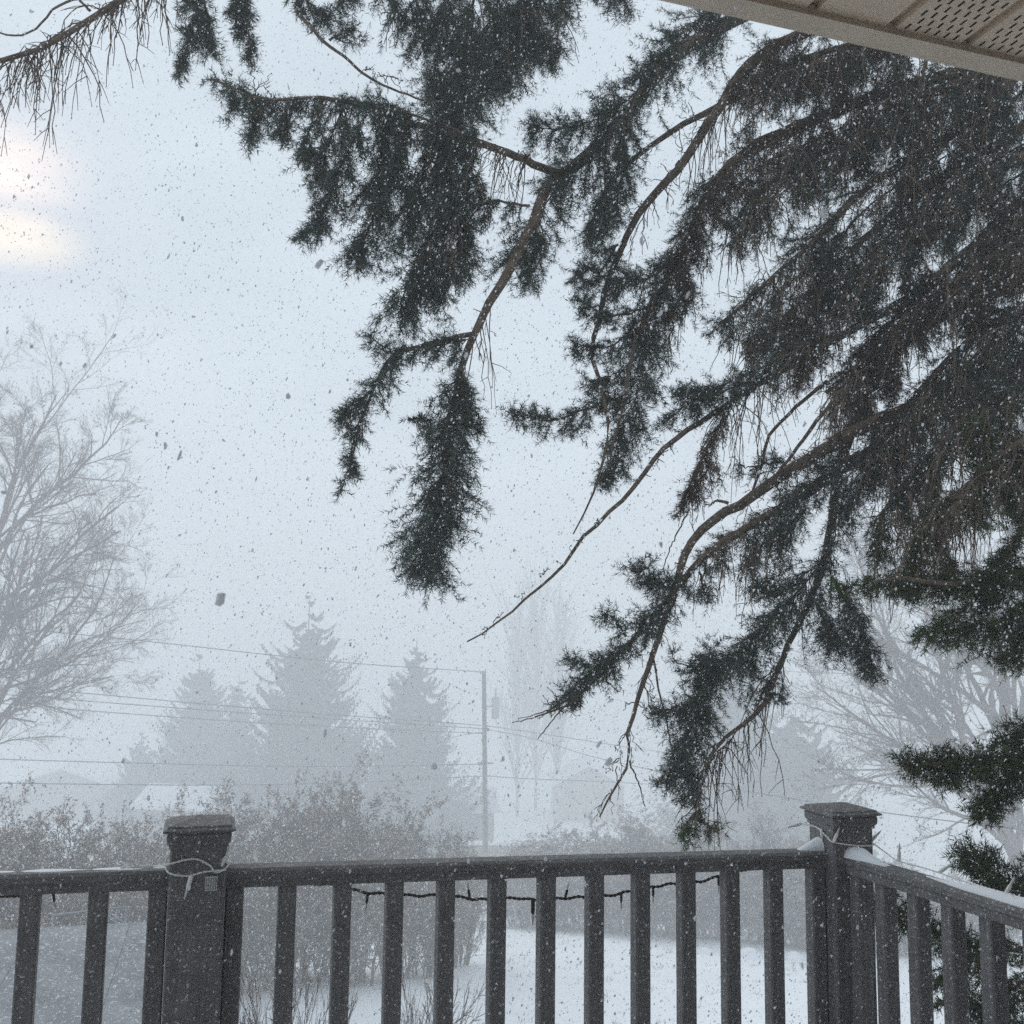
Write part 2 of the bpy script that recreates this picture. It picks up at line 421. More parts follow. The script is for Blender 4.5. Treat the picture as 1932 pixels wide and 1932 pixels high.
# deck
a = Acc(); DF = CZ - 1.5
fr0 = pa[:2]
pc = np.array([pa[0], pa[1], DF - 0.07])
box(a, pc + dv * 0.5 - nv * 1.75, 8.0, 3.75, 0.14, dv, nv)
tag(a.build('deck_floor', M_DECK, None, pc), kind='structure')
a = Acc(); nu_, nn_ = 60, 30  # out-of-view snow sheet added to bounce light onto soffit and rail fronts
uu, vv = np.meshgrid(np.linspace(-3.4, 4.4, nu_), np.linspace(-3.55, .05, nn_))
q = pc + uu.reshape(-1, 1) * dv + vv.reshape(-1, 1) * nv + UP * (.10 + .02 * np.sin(uu * 3.1 + vv) * np.sin(vv * 2.3 + uu) + .012 * np.sin(uu * 7 + 2 * vv)).reshape(-1, 1)
k_ = (np.arange(nn_ - 1)[:, None] * nu_ + np.arange(nu_ - 1)).ravel(); a.add(q, np.stack([k_, k_ + 1, k_ + nu_ + 1, k_ + nu_], -1))
tag(a.build('added_deck_snow', M_SNOW, None, pc, smooth=True), kind='structure')


# ------------------------------------------------------------------ railing
def front(x, y):
    r = ray(x, y); n3 = nv
    t = np.dot(pa - CAM, n3) / np.dot(r, n3)
    return CAM + r * t


def fu(x, y=1700): return float(np.dot(front(x, y) - pa, dv))


zl = front(440, 1634)[2]; zr = front(1535, 1603.5)[2]; ul, ur = fu(440), fu(1535)
def rz(u): return zl + (zr - zl) * (u - ul) / (ur - ul)


def Rf(u, n_, z): return np.array([pa[0], pa[1], 0]) + dv * u + nv * n_ + UP * z


rail = empty('deck_railing', Rf(0.5, 0, DF), 'charcoal deck railing with square balusters and two capped posts around the deck corner', 'railing')
PW = 0.108
u_lp, u_cp = fu(370.5), fu(1585) + 0.006
RH = 0.038
PROF = [(-.023, -.038), (.023, -.038), (.023, -.019), (.028, -.016), (.028, -.006), (.022, 0), (-.022, 0), (-.028, -.006), (-.028, -.016), (-.023, -.019)]


def toprail(u0, u1):
    a = Acc(); prism(a, PROF, Rf(u0, 0, rz(u0)), Rf(u1, 0, rz(u1)), nv, UP)
    a.build('top_rail', M_RAILH, rail, Rf((u0 + u1) / 2, 0, rz(u0)))


toprail(-1.9, u_lp - PW / 2); toprail(u_lp + PW / 2, u_cp - PW / 2)
BW = 0.036


def baluster(c, ztop):
    a = Acc(); h = ztop - (DF + 0.1)
    box(a, c * [1, 1, 0] + UP * (DF + 0.1 + h / 2), BW, BW, h, dv, nv, bev=0.003)
    a.build('baluster', M_RAIL, rail, c * [1, 1, 0] + UP * (DF + 0.1))


for x in (-70, 58, 186, 541, 645, 743, 840, 937, 1030, 1121, 1208, 1294, 1377, 1459):
    u = fu(x); baluster(Rf(u, 0, 0), rz(u) - RH - 0.0005)
for u in (u_lp - PW / 2 - BW / 2 - .002, u_lp + PW / 2 + BW / 2 + .002, u_cp - PW / 2 - BW / 2 - .002):
    baluster(Rf(u, 0, 0), rz(u) - RH - 0.0005)
# right hand run, square to the front one, coming back towards the house
side = -nv
def Rs(s, off, z): return Rf(u_cp, 0, z) + side * s + dv * off


zc = rz(u_cp)
SLP = 0.032
def zs(s): return zc + SLP * (s - PW / 2)


def side_s(x, y=1780):
    q = ray(x, y); t = np.dot(Rf(u_cp, 0, 0) - CAM, dv) / np.dot(q, dv)
    return float(np.dot(CAM + q * t - Rf(u_cp, 0, 0), side))


a = Acc(); prism(a, PROF, Rs(PW / 2, 0, zs(PW / 2) - .006), Rs(3.2, 0, zs(3.2) - .006), dv, UP); a.build('top_rail', M_RAILS, rail, Rs(1, 0, zc))
svals = [PW / 2 + BW / 2 + .002] + [side_s(x) for x in (1674, 1735, 1800, 1873)]
svals += [svals[-1] + .113 * k for k in range(1, 20)]
for s in svals:
    if s < 3.1: baluster(Rs(s, 0, 0), zs(s) - RH - 0.0065)
# bottom rails
for A_, B_ in ((Rf(-1.9, 0, DF + .075), Rf(u_lp - PW / 2, 0, DF + .075)), (Rf(u_lp + PW / 2, 0, DF + .075), Rf(u_cp - PW / 2, 0, DF + .075)), (Rs(PW / 2, 0, DF + .075), Rs(3.2, 0, DF + .075))):
    a = Acc(); w = unit(B_ - A_); sdir = np.cross(UP, w)
    prism(a, [(-.025, -.025), (.025, -.025), (.025, .0245), (-.025, .0245)], A_, B_, sdir, UP); a.build('bottom_rail', M_RAIL, rail, (A_ + B_) / 2)


def post(u, ztop):
    c = Rf(u, 0, 0)
    a = Acc(); box(a, c + UP * (DF + ztop) / 2, PW, PW, ztop - DF, dv, nv, bev=0.004)
    p = a.build('post', M_RAIL, rail, c + UP * DF)
    a = Acc()
    prof = [(.0542, -.036), (.0565, -.034), (.0565, -.029), (.0605, -.024), (.0615, -.010), (.0600, -.006), (.0690, -.003), (.0690, .001), (.0615, .004), (.0600, .008), (.0, .020)]
    for (h0, z0), (h1, z1) in zip(prof[:-1], prof[1:]):
        q0 = [c + dv * (h0 * i) + nv * (h0 * j) + UP * (ztop + z0) for i, j in ((-1, -1), (1, -1), (1, 1), (-1, 1))]
        q1 = [c + dv * (h1 * i) + nv * (h1 * j) + UP * (ztop + z1) for i, j in ((-1, -1), (1, -1), (1, 1), (-1, 1))]
        a.add(q0 + q1, [[k, (k + 1) % 4, (k + 1) % 4 + 4, k + 4] for k in range(4)])
    a.build('post_cap', M_RAIL, p, c + UP * ztop)


zt_l = front(378, 1556)[2]; zt_c = front(1585, 1529)[2]
post(u_lp, zt_l); post(u_cp, zt_c)

# snow lying on the rails
def snow_strip(name, label, pts, wid, hei, ex):
    a = Acc(); n = len(pts); prof = np.linspace(0, math.pi, 7)
    V = []
    for k, p in enumerate(pts):
        for t in prof:
            V.append(np.asarray(p) + np.asarray(ex) * (math.cos(t) * wid[k] / 2) + UP * (math.sin(t) ** 0.8 * hei[k]))
    f = [[i * 7 + j, i * 7 + j + 1, (i + 1) * 7 + j + 1, (i + 1) * 7 + j] for i in range(n - 1) for j in range(6)]
    a.add(V, f); o = a.build(name, M_SNOW, None, pts[0], smooth=True)
    tag(o, label, 'snow', kind='stuff')


n = 60
s = np.linspace(.30, 3.2, n)
snow_strip('rail_snow', 'ridge of white snow along the top of the right railing', [Rs(q, .008 + .003 * math.sin(q * 9), zs(q) - .0065) for q in s],
           np.clip((s - .28) * .25, .004, .040) * (1 + .1 * np.sin(s * 23)), np.clip((s - .28) * .055, .002, .021) * (1 + .25 * np.sin(s * 31)), dv)
s = np.linspace(PW / 2 + .001, PW / 2 + .13, 16)
snow_strip('rail_snow', 'small snow drift on the right railing against the corner post', [Rs(q, -.002, zs(q) - .007) for q in s],
           np.linspace(.056, .02, 16), np.linspace(.028, .002, 16) * (1 + .1 * np.sin(s * 90)), dv)
s = np.linspace(u_cp - PW / 2 - .002, u_cp - PW / 2 - .06, 12)
snow_strip('rail_snow', 'little snow heap on the front railing at the corner post', [Rf(q, .008, rz(q) - .001) for q in s], np.linspace(.05, .02, 12), np.linspace(.03, .001, 12), nv)
s = np.linspace(-1.85, u_lp - PW / 2 - .01, 60)
snow_strip('rail_snow', 'thin dusting of snow on the left railing behind the lip', [Rf(q, .006, rz(q) - .001) for q in s], (.026 + .006 * np.sin(s * 37)), .0015 + .0006 * np.sin(s * 53), nv)


# ------------------------------------------------------------------ light strings
def bulb(parent, base, d, wmat, L=0.021, rb=0.0030):
    base = np.asarray(base); d = unit(d)
    a = Acc(); tubes(a, [[base, base + d * L * .15, base + d * L * .85, base + d * L]], [[rb * .8, rb, rb * .95, rb * .7]], 8)
    b = a.build('bulb', wmat, parent, base)
    a = Acc(); tubes(a, [[base + d * L, base + d * (L * 1.5), base + d * (L * 1.85)]], [[rb * .62, rb * .55, rb * .08]], 8)
    a.build('bulb_tip', M_CLEAR, b, base + d * L)


def twisted(acc, c, r, turns_m=45):
    ln = np.concatenate([[0], np.cumsum(np.linalg.norm(np.diff(c, axis=0), axis=1))])
    d = unit(np.gradient(c, axis=0)); u = unit(np.cross(d, UP + 1e-3)); w = np.cross(d, u)
    for ph in (0, math.pi):
        an = ln * turns_m * 2 * math.pi + ph
        cc = c + (u * np.cos(an)[:, None] + w * np.sin(an)[:, None]) * r * .8
        tubes(acc, cc[None], np.full((1, len(c)), r), 5)


# dark string slung behind the front balusters
ctrl = [(560, 1664), (620, 1669), (680, 1682), (755, 1689), (830, 1690), (905, 1697), (935, 1699), (975, 1694), (1015, 1699), (1070, 1694), (1130, 1692), (1190, 1682),
        (1250, 1670), (1310, 1665), (1370, 1650), (1420, 1636)]
Ys = lambda x: front(x, 1680)[1] + 0.05
pts = [P(x, y, Ys(x)) for x, y in ctrl]
st = empty('string_lights', pts[0], 'dark brown string of mini lights sagging behind the front balusters', 'string lights')
a = Acc(); c = spline(pts, 420); c[:, 2] += .002 * np.sin(np.linspace(0, 120, 420)); twisted(a, c, .0021); a.build('wire', M_STRB, st, pts[0])
for (x, y, dx, dz) in ((693, 1683, -.1, -1), (830, 1690, .1, -1), (886, 1692, -.15, 1), (948, 1697, .2, 1), (1005, 1699, 0, -1), (1066, 1695, .25, 1), (1173, 1686, 0, -1), (1233, 1675, 0, -1),
                       (1295, 1667, 0, -1), (1356, 1656, 0, -1), (1452 - 10, 1632, 0.3, 1), (1110, 1693, .1, -1)):
    j = np.argmin([abs(q[0] - P(x, y, Ys(x))[0]) for q in c]); big = 1.5 if x == 1005 else 1.0
    bulb(st, c[j], [dx, 0, dz], M_STRB, .021 * big, .0032 * big)
pts = [P(x, y, Ys(x)) for x, y in ((-60, 1692), (0, 1691), (55, 1689), (100, 1681), (130, 1674), (165, 1665), (210, 1660), (260, 1662))]
st = empty('string_lights', pts[0], 'dark wire with a mini light running under the left railing', 'string lights')
a = Acc(); twisted(a, spline(pts, 160), .0020); a.build('wire', M_STRB, st, pts[0])
bulb(st, pts[3], [0.2, 0, -1], M_STRB)


# white string round the left post
def around(u, n_, z): return Rf(u, n_, z)


h = PW / 2 + .003
zz = rz(u_lp) - .002
pts = [Rf(u_lp - h - .09, -.01, zz + .010), Rf(u_lp - h - .03, -.03, zz + .014), Rf(u_lp - h, -h, zz + .022), Rf(u_lp - .01, -h, zz + .030), Rf(u_lp + .02, -h - .003, zz + .018),
       Rf(u_lp + .035, -h, zz + .002), Rf(u_lp + h, -h * .9, zz + .012), Rf(u_lp + h, h * .6, zz + .016), Rf(u_lp, h, zz + .02), Rf(u_lp - h, h * .7, zz + .018), Rf(u_lp - h, -h, zz + .008),
       Rf(u_lp - .02, -h, zz - .002), Rf(u_lp + .012, -h, zz + .004), Rf(u_lp + h * .95, -h, zz + .006)]
st = empty('string_lights', pts[2], 'white string of mini lights wound round the left post', 'string lights')
a = Acc(); twisted(a, spline(pts, 420), .0011); a.build('wire', M_STRW, st, pts[2])
bulb(st, pts[11] + dv * .008, dv * -.25 - UP, M_STRW, .025, .0045); bulb(st, pts[6] - dv * .012, dv * .35 + UP, M_STRW, .022, .0042); bulb(st, pts[1], -dv + UP * .05 - nv * .3, M_STRW, .024, .0035)
a = Acc(); tc_ = Rf(u_lp + .026, -h - .004, zz - .018)
for k in range(6): box(a, tc_ + dv * (k - 2.5) * .0044, .0012, .002, .024, dv, nv, UP)
box(a, tc_ + UP * .0125, .0245, .0025, .0016, dv, nv); box(a, tc_ - UP * .0125, .0245, .0025, .0016, dv, nv); box(a, tc_ + nv * .002, .022, .001, .0225, dv, nv)
a.build('clear_tag', M_CLEAR, st, tc_)

# white string round the corner post and along the right rail
zz = zc
h = PW / 2 + .005
def C_(a_, b_, z): return Rf(u_cp, 0, z + SLP * max(0, -b_ - PW / 2)) + dv * a_ + nv * b_


pts = [C_(-h - .02, h * .8, zz + .055), C_(-h, h * .2, zz + .052), C_(-h, -h * .5, zz + .038), C_(-h, -h, zz + .030), C_(0, -h - .002, zz + .020), C_(h * .8, -h, zz + .018), C_(h, -h * .6, zz + .022),
       C_(h * .9, -h - .05, zz + .006), C_(.03, -h - .12, zz + .004), C_(.034, -h - .22, zz + .003), C_(.036, -h - .34, zz - .002), C_(.037, -h - .6, zz - .002), C_(.036, -h - .95, zz - .003)]
st = empty('string_lights', pts[3], 'white string of mini lights draped round the corner post and along the right railing', 'string lights')
a = Acc(); twisted(a, spline(pts, 420), .0011); a.build('wire', M_STRW, st, pts[3])
for p, d in ((pts[1] - nv * .02, -UP * 1 + dv * .1), (pts[3], UP + dv * .5), (pts[6], UP * .8 + dv), (pts[8], UP + dv * .1), (pts[9] - nv * .03, UP * .5 + dv), (pts[10] - nv * .1, UP * .4 + dv * .3), (pts[0], -dv - UP * .2)):
    bulb(st, p, d, M_STRW, .022, .0042)

# ------------------------------------------------------------------ the near spruce
TRUNK = P(2250, 1000, 5.5)
TRX, TRY = TRUNK[0], TRUNK[1]
spruce = empty('spruce_tree', (TRX, TRY, float(gz(TRX, TRY))), 'big dark spruce whose drooping branches hang across the right half of the picture', 'tree')
a = Acc(); one_tube(a, [(TRX, TRY, float(gz(TRX, TRY)) - .3), (TRX + .03, TRY, 3), (TRX - .02, TRY + .03, 6), (TRX, TRY, 9.6)], .26, .05, 20, 12)
a.build('trunk', M_BARK, spruce, (TRX, TRY, 0), smooth=True)


def PX(lst, Yd):
    """Picture polyline -> world points; entries (x,y) or (x,y,Y), missing depths interpolated."""
    n = len(lst); k = [i for i, q in enumerate(lst) if len(q) > 2]
    Yv = np.interp(range(n), k, [lst[i][2] for i in k]) if k else np.full(n, Yd)
    return np.array([P(q[0], q[1], Yv[i]) for i, q in enumerate(lst)])


class Shoots:
    def __init__(s): s.b = []; s.v = []; s.m = []

    def add(s, b, v): s.b.append(b.reshape(-1, 3)); s.v.append(v.reshape(-1, 3))


def needles(acc, B, V, dens=330, nl=0.028, wd=0.0031, mi=0):
    L = np.linalg.norm(V, axis=1); cnt = np.maximum(3, (L * dens).astype(int))
    idx = np.repeat(np.arange(len(B)), cnt); K = len(idx)
    ax = unit(V)[idx]; t = rng.random(K)
    ref = np.where(np.abs(ax[:, 2:3]) > .8, [[1.0, .2, 0]], [[0, .1, 1.0]])
    u = unit(np.cross(ax, ref)); w = np.cross(ax, u)
    ph = rng.random(K) * 2 * math.pi; an = np.radians(rng.normal(58, 10, K)) * (1 - .35 * (t > .93))
    d = ax * np.cos(an)[:, None] + (u * np.cos(ph)[:, None] + w * np.sin(ph)[:, None]) * np.sin(an)[:, None]
    base = B[idx] + V[idx] * t[:, None]
    ln = nl * rng.uniform(.82, 1.12, K)
    sd = unit(np.cross(d, rng.normal(0, 1, (K, 3)))) * (wd / 2)
    v = np.stack([base - sd, base + sd, base + d * ln[:, None]], 1).reshape(-1, 3)
    acc.add(v, np.arange(K * 3).reshape(-1, 3), mi)


def foliage(wood, shoots, spine, widths, n, hang, bare=0.1, sidek=5):
    n = int(n * 1.5); widths = np.asarray(widths) * 1.15
    """Branchlets set round a spine: each a drooping twig with side shoots."""
    c = spline(spine, 40); tg = unit(np.gradient(c, axis=0))
    t = np.sort(rng.random(n)); k = t * 39; i = np.clip(k.astype(int), 0, 38); f = (k - i)[:, None]
    pos = c[i] * (1 - f) + c[i + 1] * f; T = tg[i]
    w = np.interp(t, np.linspace(0, 1, len(widths)), widths)
    u = rng.normal(0, 1, (n, 3)); u -= T * np.sum(u * T, 1, keepdims=True); u = unit(u)
    up = u[:, 2] > 0; u[up, 2] *= (1 - .75 * hang)
    d = unit(u + T * rng.uniform(.25, 1.0, (n, 1)) - UP * hang * rng.uniform(.2, 1.5, (n, 1)))
    L = w * rng.uniform(.5, 1.25, n) * np.where(t > .93, .8, 1)
    s = np.linspace(0, 1, 6)
    dr = (.12 + .5 * hang) * rng.uniform(.4, 1.2, n) * L
    pts = pos[:, None] + d[:, None] * (L[:, None, None] * s[None, :, None]) - UP * (dr[:, None, None] * (s ** 2)[None, :, None])
    pts[:, 1:] += rng.normal(0, .004, (n, 5, 3))
    tubes(wood, pts[:, ::2][:, :3] if False else pts[:, [0, 2, 4]], np.outer(np.full(n, 1), [.0028, .002, .0013]), 3)
    seg = pts[:, 1:] - pts[:, :-1]; k0 = int(bare * 5)
    if shoots is None: return pts
    shoots.add(pts[:, k0:-1], seg[:, k0:])
    # side shoots
    for q in range(sidek):
        sk = rng.uniform(.2 + bare * .5, 1.0, n); kk = np.clip((sk * 5).astype(int), 0, 4); fr = (sk * 5 - kk)[:, None]
        b = pts[np.arange(n), kk] * (1 - fr) + pts[np.arange(n), kk + 1] * fr
        ld_ = unit(seg[np.arange(n), kk])
        pr = rng.normal(0, 1, (n, 3)); pr -= ld_ * np.sum(pr * ld_, 1, keepdims=True)
        sd = unit(ld_ * .95 + unit(pr) * .7 - UP * .35 * hang)
        sl = np.clip(L * rng.uniform(.35, .95, n), .055, .15)
        v = sd * sl[:, None]
        shoots.add(b, v)
    return pts


def bare_twigs(wood, spine, Lpx, n, Y, hang=1.0, forks=2, r=.0026):
    c = spline(spine, 40); tg = unit(np.gradient(c, axis=0)); m_ = Y / FPX
    t = rng.random(n); i = np.clip((t * 39).astype(int), 0, 39); pos = c[i]; T = tg[i]
    d = unit(rng.normal(0, .45, (n, 3)) + T * rng.uniform(-.1, .7, (n, 1)) - UP * hang * .35)
    L = m_ * Lpx * rng.uniform(.35, 1.05, n); s = np.linspace(0, 1, 7)
    pts = pos[:, None] + d[:, None] * (L[:, None, None] * (s - .45 * hang * s ** 2)[None, :, None]) - UP * (hang * .85 * L[:, None, None] * (s ** 1.5)[None, :, None])
    pts[:, 1:] += rng.normal(0, .0045, (n, 6, 3))
    tubes(wood, pts, np.outer(rng.uniform(.8, 1.2, n), np.linspace(r, r * .42, 7)), 4)
    tip = pts[:, -1]; tubes(wood, np.stack([tip, tip - UP * .003, tip - UP * .006], 1), np.tile([r * .5, r * .8, r * .3], (n, 1)), 4)
    for _ in range(forks):
        kk = rng.integers(1, 6, n); b = pts[np.arange(n), kk]; ld_ = unit(pts[np.arange(n), np.minimum(kk + 1, 6)] - b + 1e-6)
        dd = unit(ld_ + rng.normal(0, .55, (n, 3))); l2 = L * rng.uniform(.12, .4, n)
        q = np.stack([b, b + dd * (l2 * .5)[:, None] - UP * (.03 * l2)[:, None], b + dd * l2[:, None] - UP * (.2 * l2)[:, None] * hang], 1)
        tubes(wood, q, np.outer(np.ones(n), [r * .7, r * .55, r * .38]), 3)


NM = {'g': M_NEEDLE, 'o': M_NEEDLE_O, 'b': M_NEEDLE_B}


def limb(wood, r, fol=(), bare=(), Yd=4.2, extra=(), n=40):
    """One bough of the spruce: bark mesh with its twigs, and its needles as a sub-part for each tint."""
    w = Acc(); pts = PX(wood, Yd)
    one_tube(w, pts, r[0], r[1], n, 8, 0, .0025, r[2] if len(r) > 2 else 1.3)
    # knots and dead stubs
    c = spline(pts, 60); k = rng.integers(4, 58, 16); q = c[k]
    rr = np.interp(k, [0, 59], [r[0], r[1]])
    dd = unit(rng.normal(0, 1, (16, 3)) - UP * .3); ln = rng.uniform(.015, .05, 16)
    tubes(w, np.stack([q, q + dd * (rr + ln)[:, None]], 1), np.outer(np.ones(16), [.0028, .0015]), 4)
    for ex in extra:
        one_tube(w, PX(ex[0], ex[3] if len(ex) > 3 else Yd), ex[1], ex[2], 20, 6, 0, .002)
    sh = {}
    for fo in fol:
        sp, wd, den, hang, kind = fo[:5]; Yf = fo[5] if len(fo) > 5 else Yd
        spx = np.array([q[:2] for q in sp]); lpx = np.linalg.norm(np.diff(spx, axis=0), axis=1).sum()
        s_ = sh.setdefault(kind, Shoots())
        P3 = PX(sp, Yf); ym = P3[:, 1].mean()
        foliage(w, s_, P3, np.array(wd) * ym / FPX, max(4, int(lpx * den / 100)), hang)
        one_tube(w, P3, .006, .002, 16, 5, 0, .003)
    for ba in bare:
        bare_twigs(w, PX(ba[0], Yd), ba[1], ba[2], Yd, *(ba[3:]))
    o = w.build('branch', M_BARK, spruce, pts[len(pts) // 2])
    for kind, s_ in sh.items():
        a = Acc(); needles(a, np.concatenate(s_.b), np.concatenate(s_.v))
        nd = a.build('needles', NM[kind], o, pts[len(pts) // 2])
    return o


def TR(z): return None


def tz(y, Y=5.5): return (2250, y, Y)


DN = 13
# A: long bough reaching left and drooping into the central plume
limb([tz(-500), (1900, -190, 5.2), (1560, -40, 4.9), (1420, 20, 4.7), (1275, 105, 4.5), (1180, 220, 4.35), (1100, 300, 4.25), (1040, 345, 4.2), (1005, 420, 4.1), (960, 510, 4.05), (910, 600, 4.0), (872, 690, 4.0),
      (850, 790, 3.95), (835, 900, 3.95), (810, 1000, 3.95), (787, 1085, 3.95)], (.046, .004, 2.2), n=70, Yd=4.1, fol=[
    ([(1290, 60), (1180, 190), (1080, 240), (995, 240)], [60, 58, 24], DN + 3, .25, 'g', 4.3),
    ([(1400, -10), (1330, 30), (1270, 80), (1225, 130)], [62, 66, 62, 40], DN + 4, .5, 'g', 4.6),
    ([(1190, 220), (1165, 320), (1135, 400)], [44, 48, 30], DN, .6, 'g', 4.35),
    ([(1210, 170), (1130, 290), (1060, 340), (1010, 420), (965, 495)], [50, 60, 50, 45], DN + 3, .4, 'g', 4.2),
    ([(1140, 300), (1140, 380), (1110, 455)], [45, 40, 28], DN, .6, 'g', 4.2),
    ([(1000, 390), (920, 380), (880, 430), (880, 500)], [50, 48, 30], DN, .5, 'g', 4.1),
    ([(1010, 430), (1020, 480), (1000, 520)], [30, 25], DN, .6, 'g', 4.1),
    ([(868, 690), (850, 790), (836, 900), (818, 990), (792, 1070)], [34, 60, 66, 62, 44], DN + 14, .35, 'g', 3.95),
    ([(872, 700), (885, 760), (890, 800)], [28, 22], DN, .7, 'g', 3.95),
    ([(880, 640), (800, 655), (745, 665), (697, 632)], [26, 24, 12], DN, .35, 'g', 3.95),
    ([(760, 665), (720, 710), (680, 760), (645, 780)], [34, 30, 22], DN, .5, 'g', 3.95),
    ([(690, 770), (670, 820), (660, 870), (648, 915)], [22, 14, 24], DN - 4, .6, 'g', 3.95),
    ([(770, 790), (810, 790)], [28, 28], DN, .4, 'g', 3.95)],
     bare=[([(1000, 290), (960, 290), (920, 280)], 120, 22), ([(930, 560), (880, 660)], 150, 10), ([(720, 720), (660, 800)], 90, 8), ([(1200, 190), (1120, 290)], 60, 10)],
     extra=[([(890, 632, 4.0), (840, 640), (790, 655), (740, 672), (690, 770), (660, 880)], .011, .003)])
# B: bough out to the left with hanging curtains
limb([(1070, 335, 4.22), (960, 290, 4.15), (880, 262, 4.1), (790, 235, 4.05), (700, 205, 4), (610, 185, 3.95), (500, 188, 3.9), (400, 150, 3.85)], (.018, .003), Yd=4.0, fol=[
    ([(900, 265), (780, 215), (690, 195), (600, 185), (500, 185), (405, 150)], [40, 45, 35, 28, 12], DN + 3, .6, 'g', 4.0),
    ([(860, 250), (840, 330), (825, 420), (800, 480)], [55, 62, 45], DN + 6, .7, 'g', 4.05),
    ([(770, 230), (735, 320), (705, 410), (675, 470)], [50, 60, 40], DN + 6, .7, 'g', 4.0),
    ([(690, 215), (650, 300), (620, 380), (572, 445)], [45, 42, 18], DN + 3, .6, 'g', 3.95),
    ([(605, 200), (580, 255), (570, 285)], [34, 22], DN + 2, .8, 'g', 3.9),
    ([(500, 195), (480, 235), (468, 255)], [28, 14], DN + 2, .8, 'g', 3.9),
    ([(545, 190), (540, 235), (535, 255)], [24, 12], DN + 2, .8, 'g', 3.9),
    ([(440, 165), (440, 195), (436, 210)], [20, 12], DN, .6, 'g', 3.85),
    ([(810, 460), (770, 530), (752, 595)], [48, 50, 32], DN + 5, .6, 'g', 4.0),
    ([(745, 215), (725, 290), (695, 380)], [50, 60, 40], DN + 3, .7, 'g', 4.15),
    ([(825, 240), (795, 340), (765, 440)], [55, 62, 45], DN + 3, .7, 'g', 4.2),
    ([(650, 205), (620, 270), (605, 340)], [40, 44, 26], DN + 3, .7, 'g', 4.1),
    ([(900, 265), (890, 330), (870, 400)], [40, 46, 34], DN, .7, 'g', 4.2),
    ([(850, 400), (830, 470), (800, 540)], [50, 50, 36], DN + 3, .6, 'g', 4.1),
    ([(860, 470), (850, 530), (825, 590)], [42, 26], DN, .5, 'g', 4.05)],
     bare=[([(960, 290), (880, 265)], 120, 18), ([(870, 400), (840, 480)], 80, 12), ([(860, 250), (600, 190)], 110, 24), ([(520, 185), (440, 160)], 40, 6, -.3)])
# C: bough passing above the picture, its tips hanging into the top edge
limb([tz(-620), (1750, -380, 5.2), (1350, -210, 4.8), (1050, -90, 4.5), (830, -45, 4.3), (600, -30, 4.2), (350, -60, 4.1)], (.045, .004), Yd=4.3, fol=[
    ([(1020, -60), (985, 20), (965, 90), (965, 130)], [70, 75, 40], DN + 6, .75, 'g', 4.4),
    ([(900, -40), (885, 50), (870, 150), (845, 220)], [75, 80, 55], DN + 7, .7, 'g', 4.3),
    ([(790, -30), (785, 30), (800, 90)], [52, 50, 30], DN + 4, .7, 'g', 4.3),
    ([(945, -50), (930, 60), (915, 160)], [70, 75, 50], DN + 4, .7, 'g', 4.5),
    ([(1015, -50), (1010, 30), (1005, 90)], [60, 60, 34], DN + 4, .75, 'g', 4.5),
    ([(845, -50), (835, 60), (820, 150)], [62, 62, 40], DN + 4, .7, 'g', 4.4),
    ([(885, 110), (865, 190), (855, 270)], [60, 60, 44], DN + 4, .7, 'g', 4.2),
    ([(730, -50), (740, 0), (760, 40)], [44, 42, 26], DN, .6, 'g', 4.3),
    ([(1075, -50), (1060, 30), (1045, 110)], [40, 34, 20], DN, .85, 'g', 4.4),
    ([(1180, -60), (1170, 5)], [45, 30], DN, .7, 'g', 4.5),
    ([(1130, -60), (1120, 0)], [35, 22], DN, .7, 'g', 4.5),
    ([(960, 100), (955, 170)], [22, 12], DN, .9, 'g', 4.3),
    ([(690, -40), (650, 0)], [40, 30], DN, .6, 'g', 4.2),
    ([(540, -40), (590, 15), (640, 45)], [34, 26, 24], DN, .4, 'g', 4.2),
    ([(368, -60), (368, 30), (355, 80), (340, 125)], [26, 30, 22], DN + 5, .7, 'g', 4.1),
    ([(385, 0), (398, 60), (402, 105)], [22, 14], DN, .8, 'g', 4.1),
    ([(462, -40), (468, 50), (473, 112)], [17, 13], DN, .9, 'g', 4.1),
    ([(445, -30), (450, 60)], [14, 10], DN, .9, 'g', 4.1),
    ([(620, 75), (650, 70), (665, 55)], [24, 20], DN, .2, 'g', 4.15)],
     bare=[([(770, -10), (730, 30)], 70, 8), ([(690, 130), (760, 150)], 50, 10, .2), ([(960, 20), (1050, 20)], 120, 8)],
     extra=[([(560, 20, 4.15), (610, 78), (650, 105), (690, 142), (735, 165), (800, 190)], .008, .004)])
# top left bare bough
limb([tz(-900), (1500, -700, 5.0), (900, -380, 4.5), (480, -140, 4.1), (330, -55, 3.95), (245, -10, 3.9), (190, 22), (130, 62), (60, 97), (-60, 128, 3.8)], (.05, .009), n=60, Yd=3.9,
     bare=[([(310, -45), (190, 22), (60, 97), (-30, 122)], 130, 60, .9, 3, .0030), ([(170, 30), (110, 75), (30, 105)], 165, 30, 1.0, 3, .0030), ([(300, -30), (180, 30)], 45, 14, -.1), ([(260, -20), (230, 0)], 140, 6)],
     extra=[([(215, -5), (120, 5), (60, 60), (10, 65), (-40, 40)], .006, .003), ([(170, 20), (130, -20)], .006, .004)])
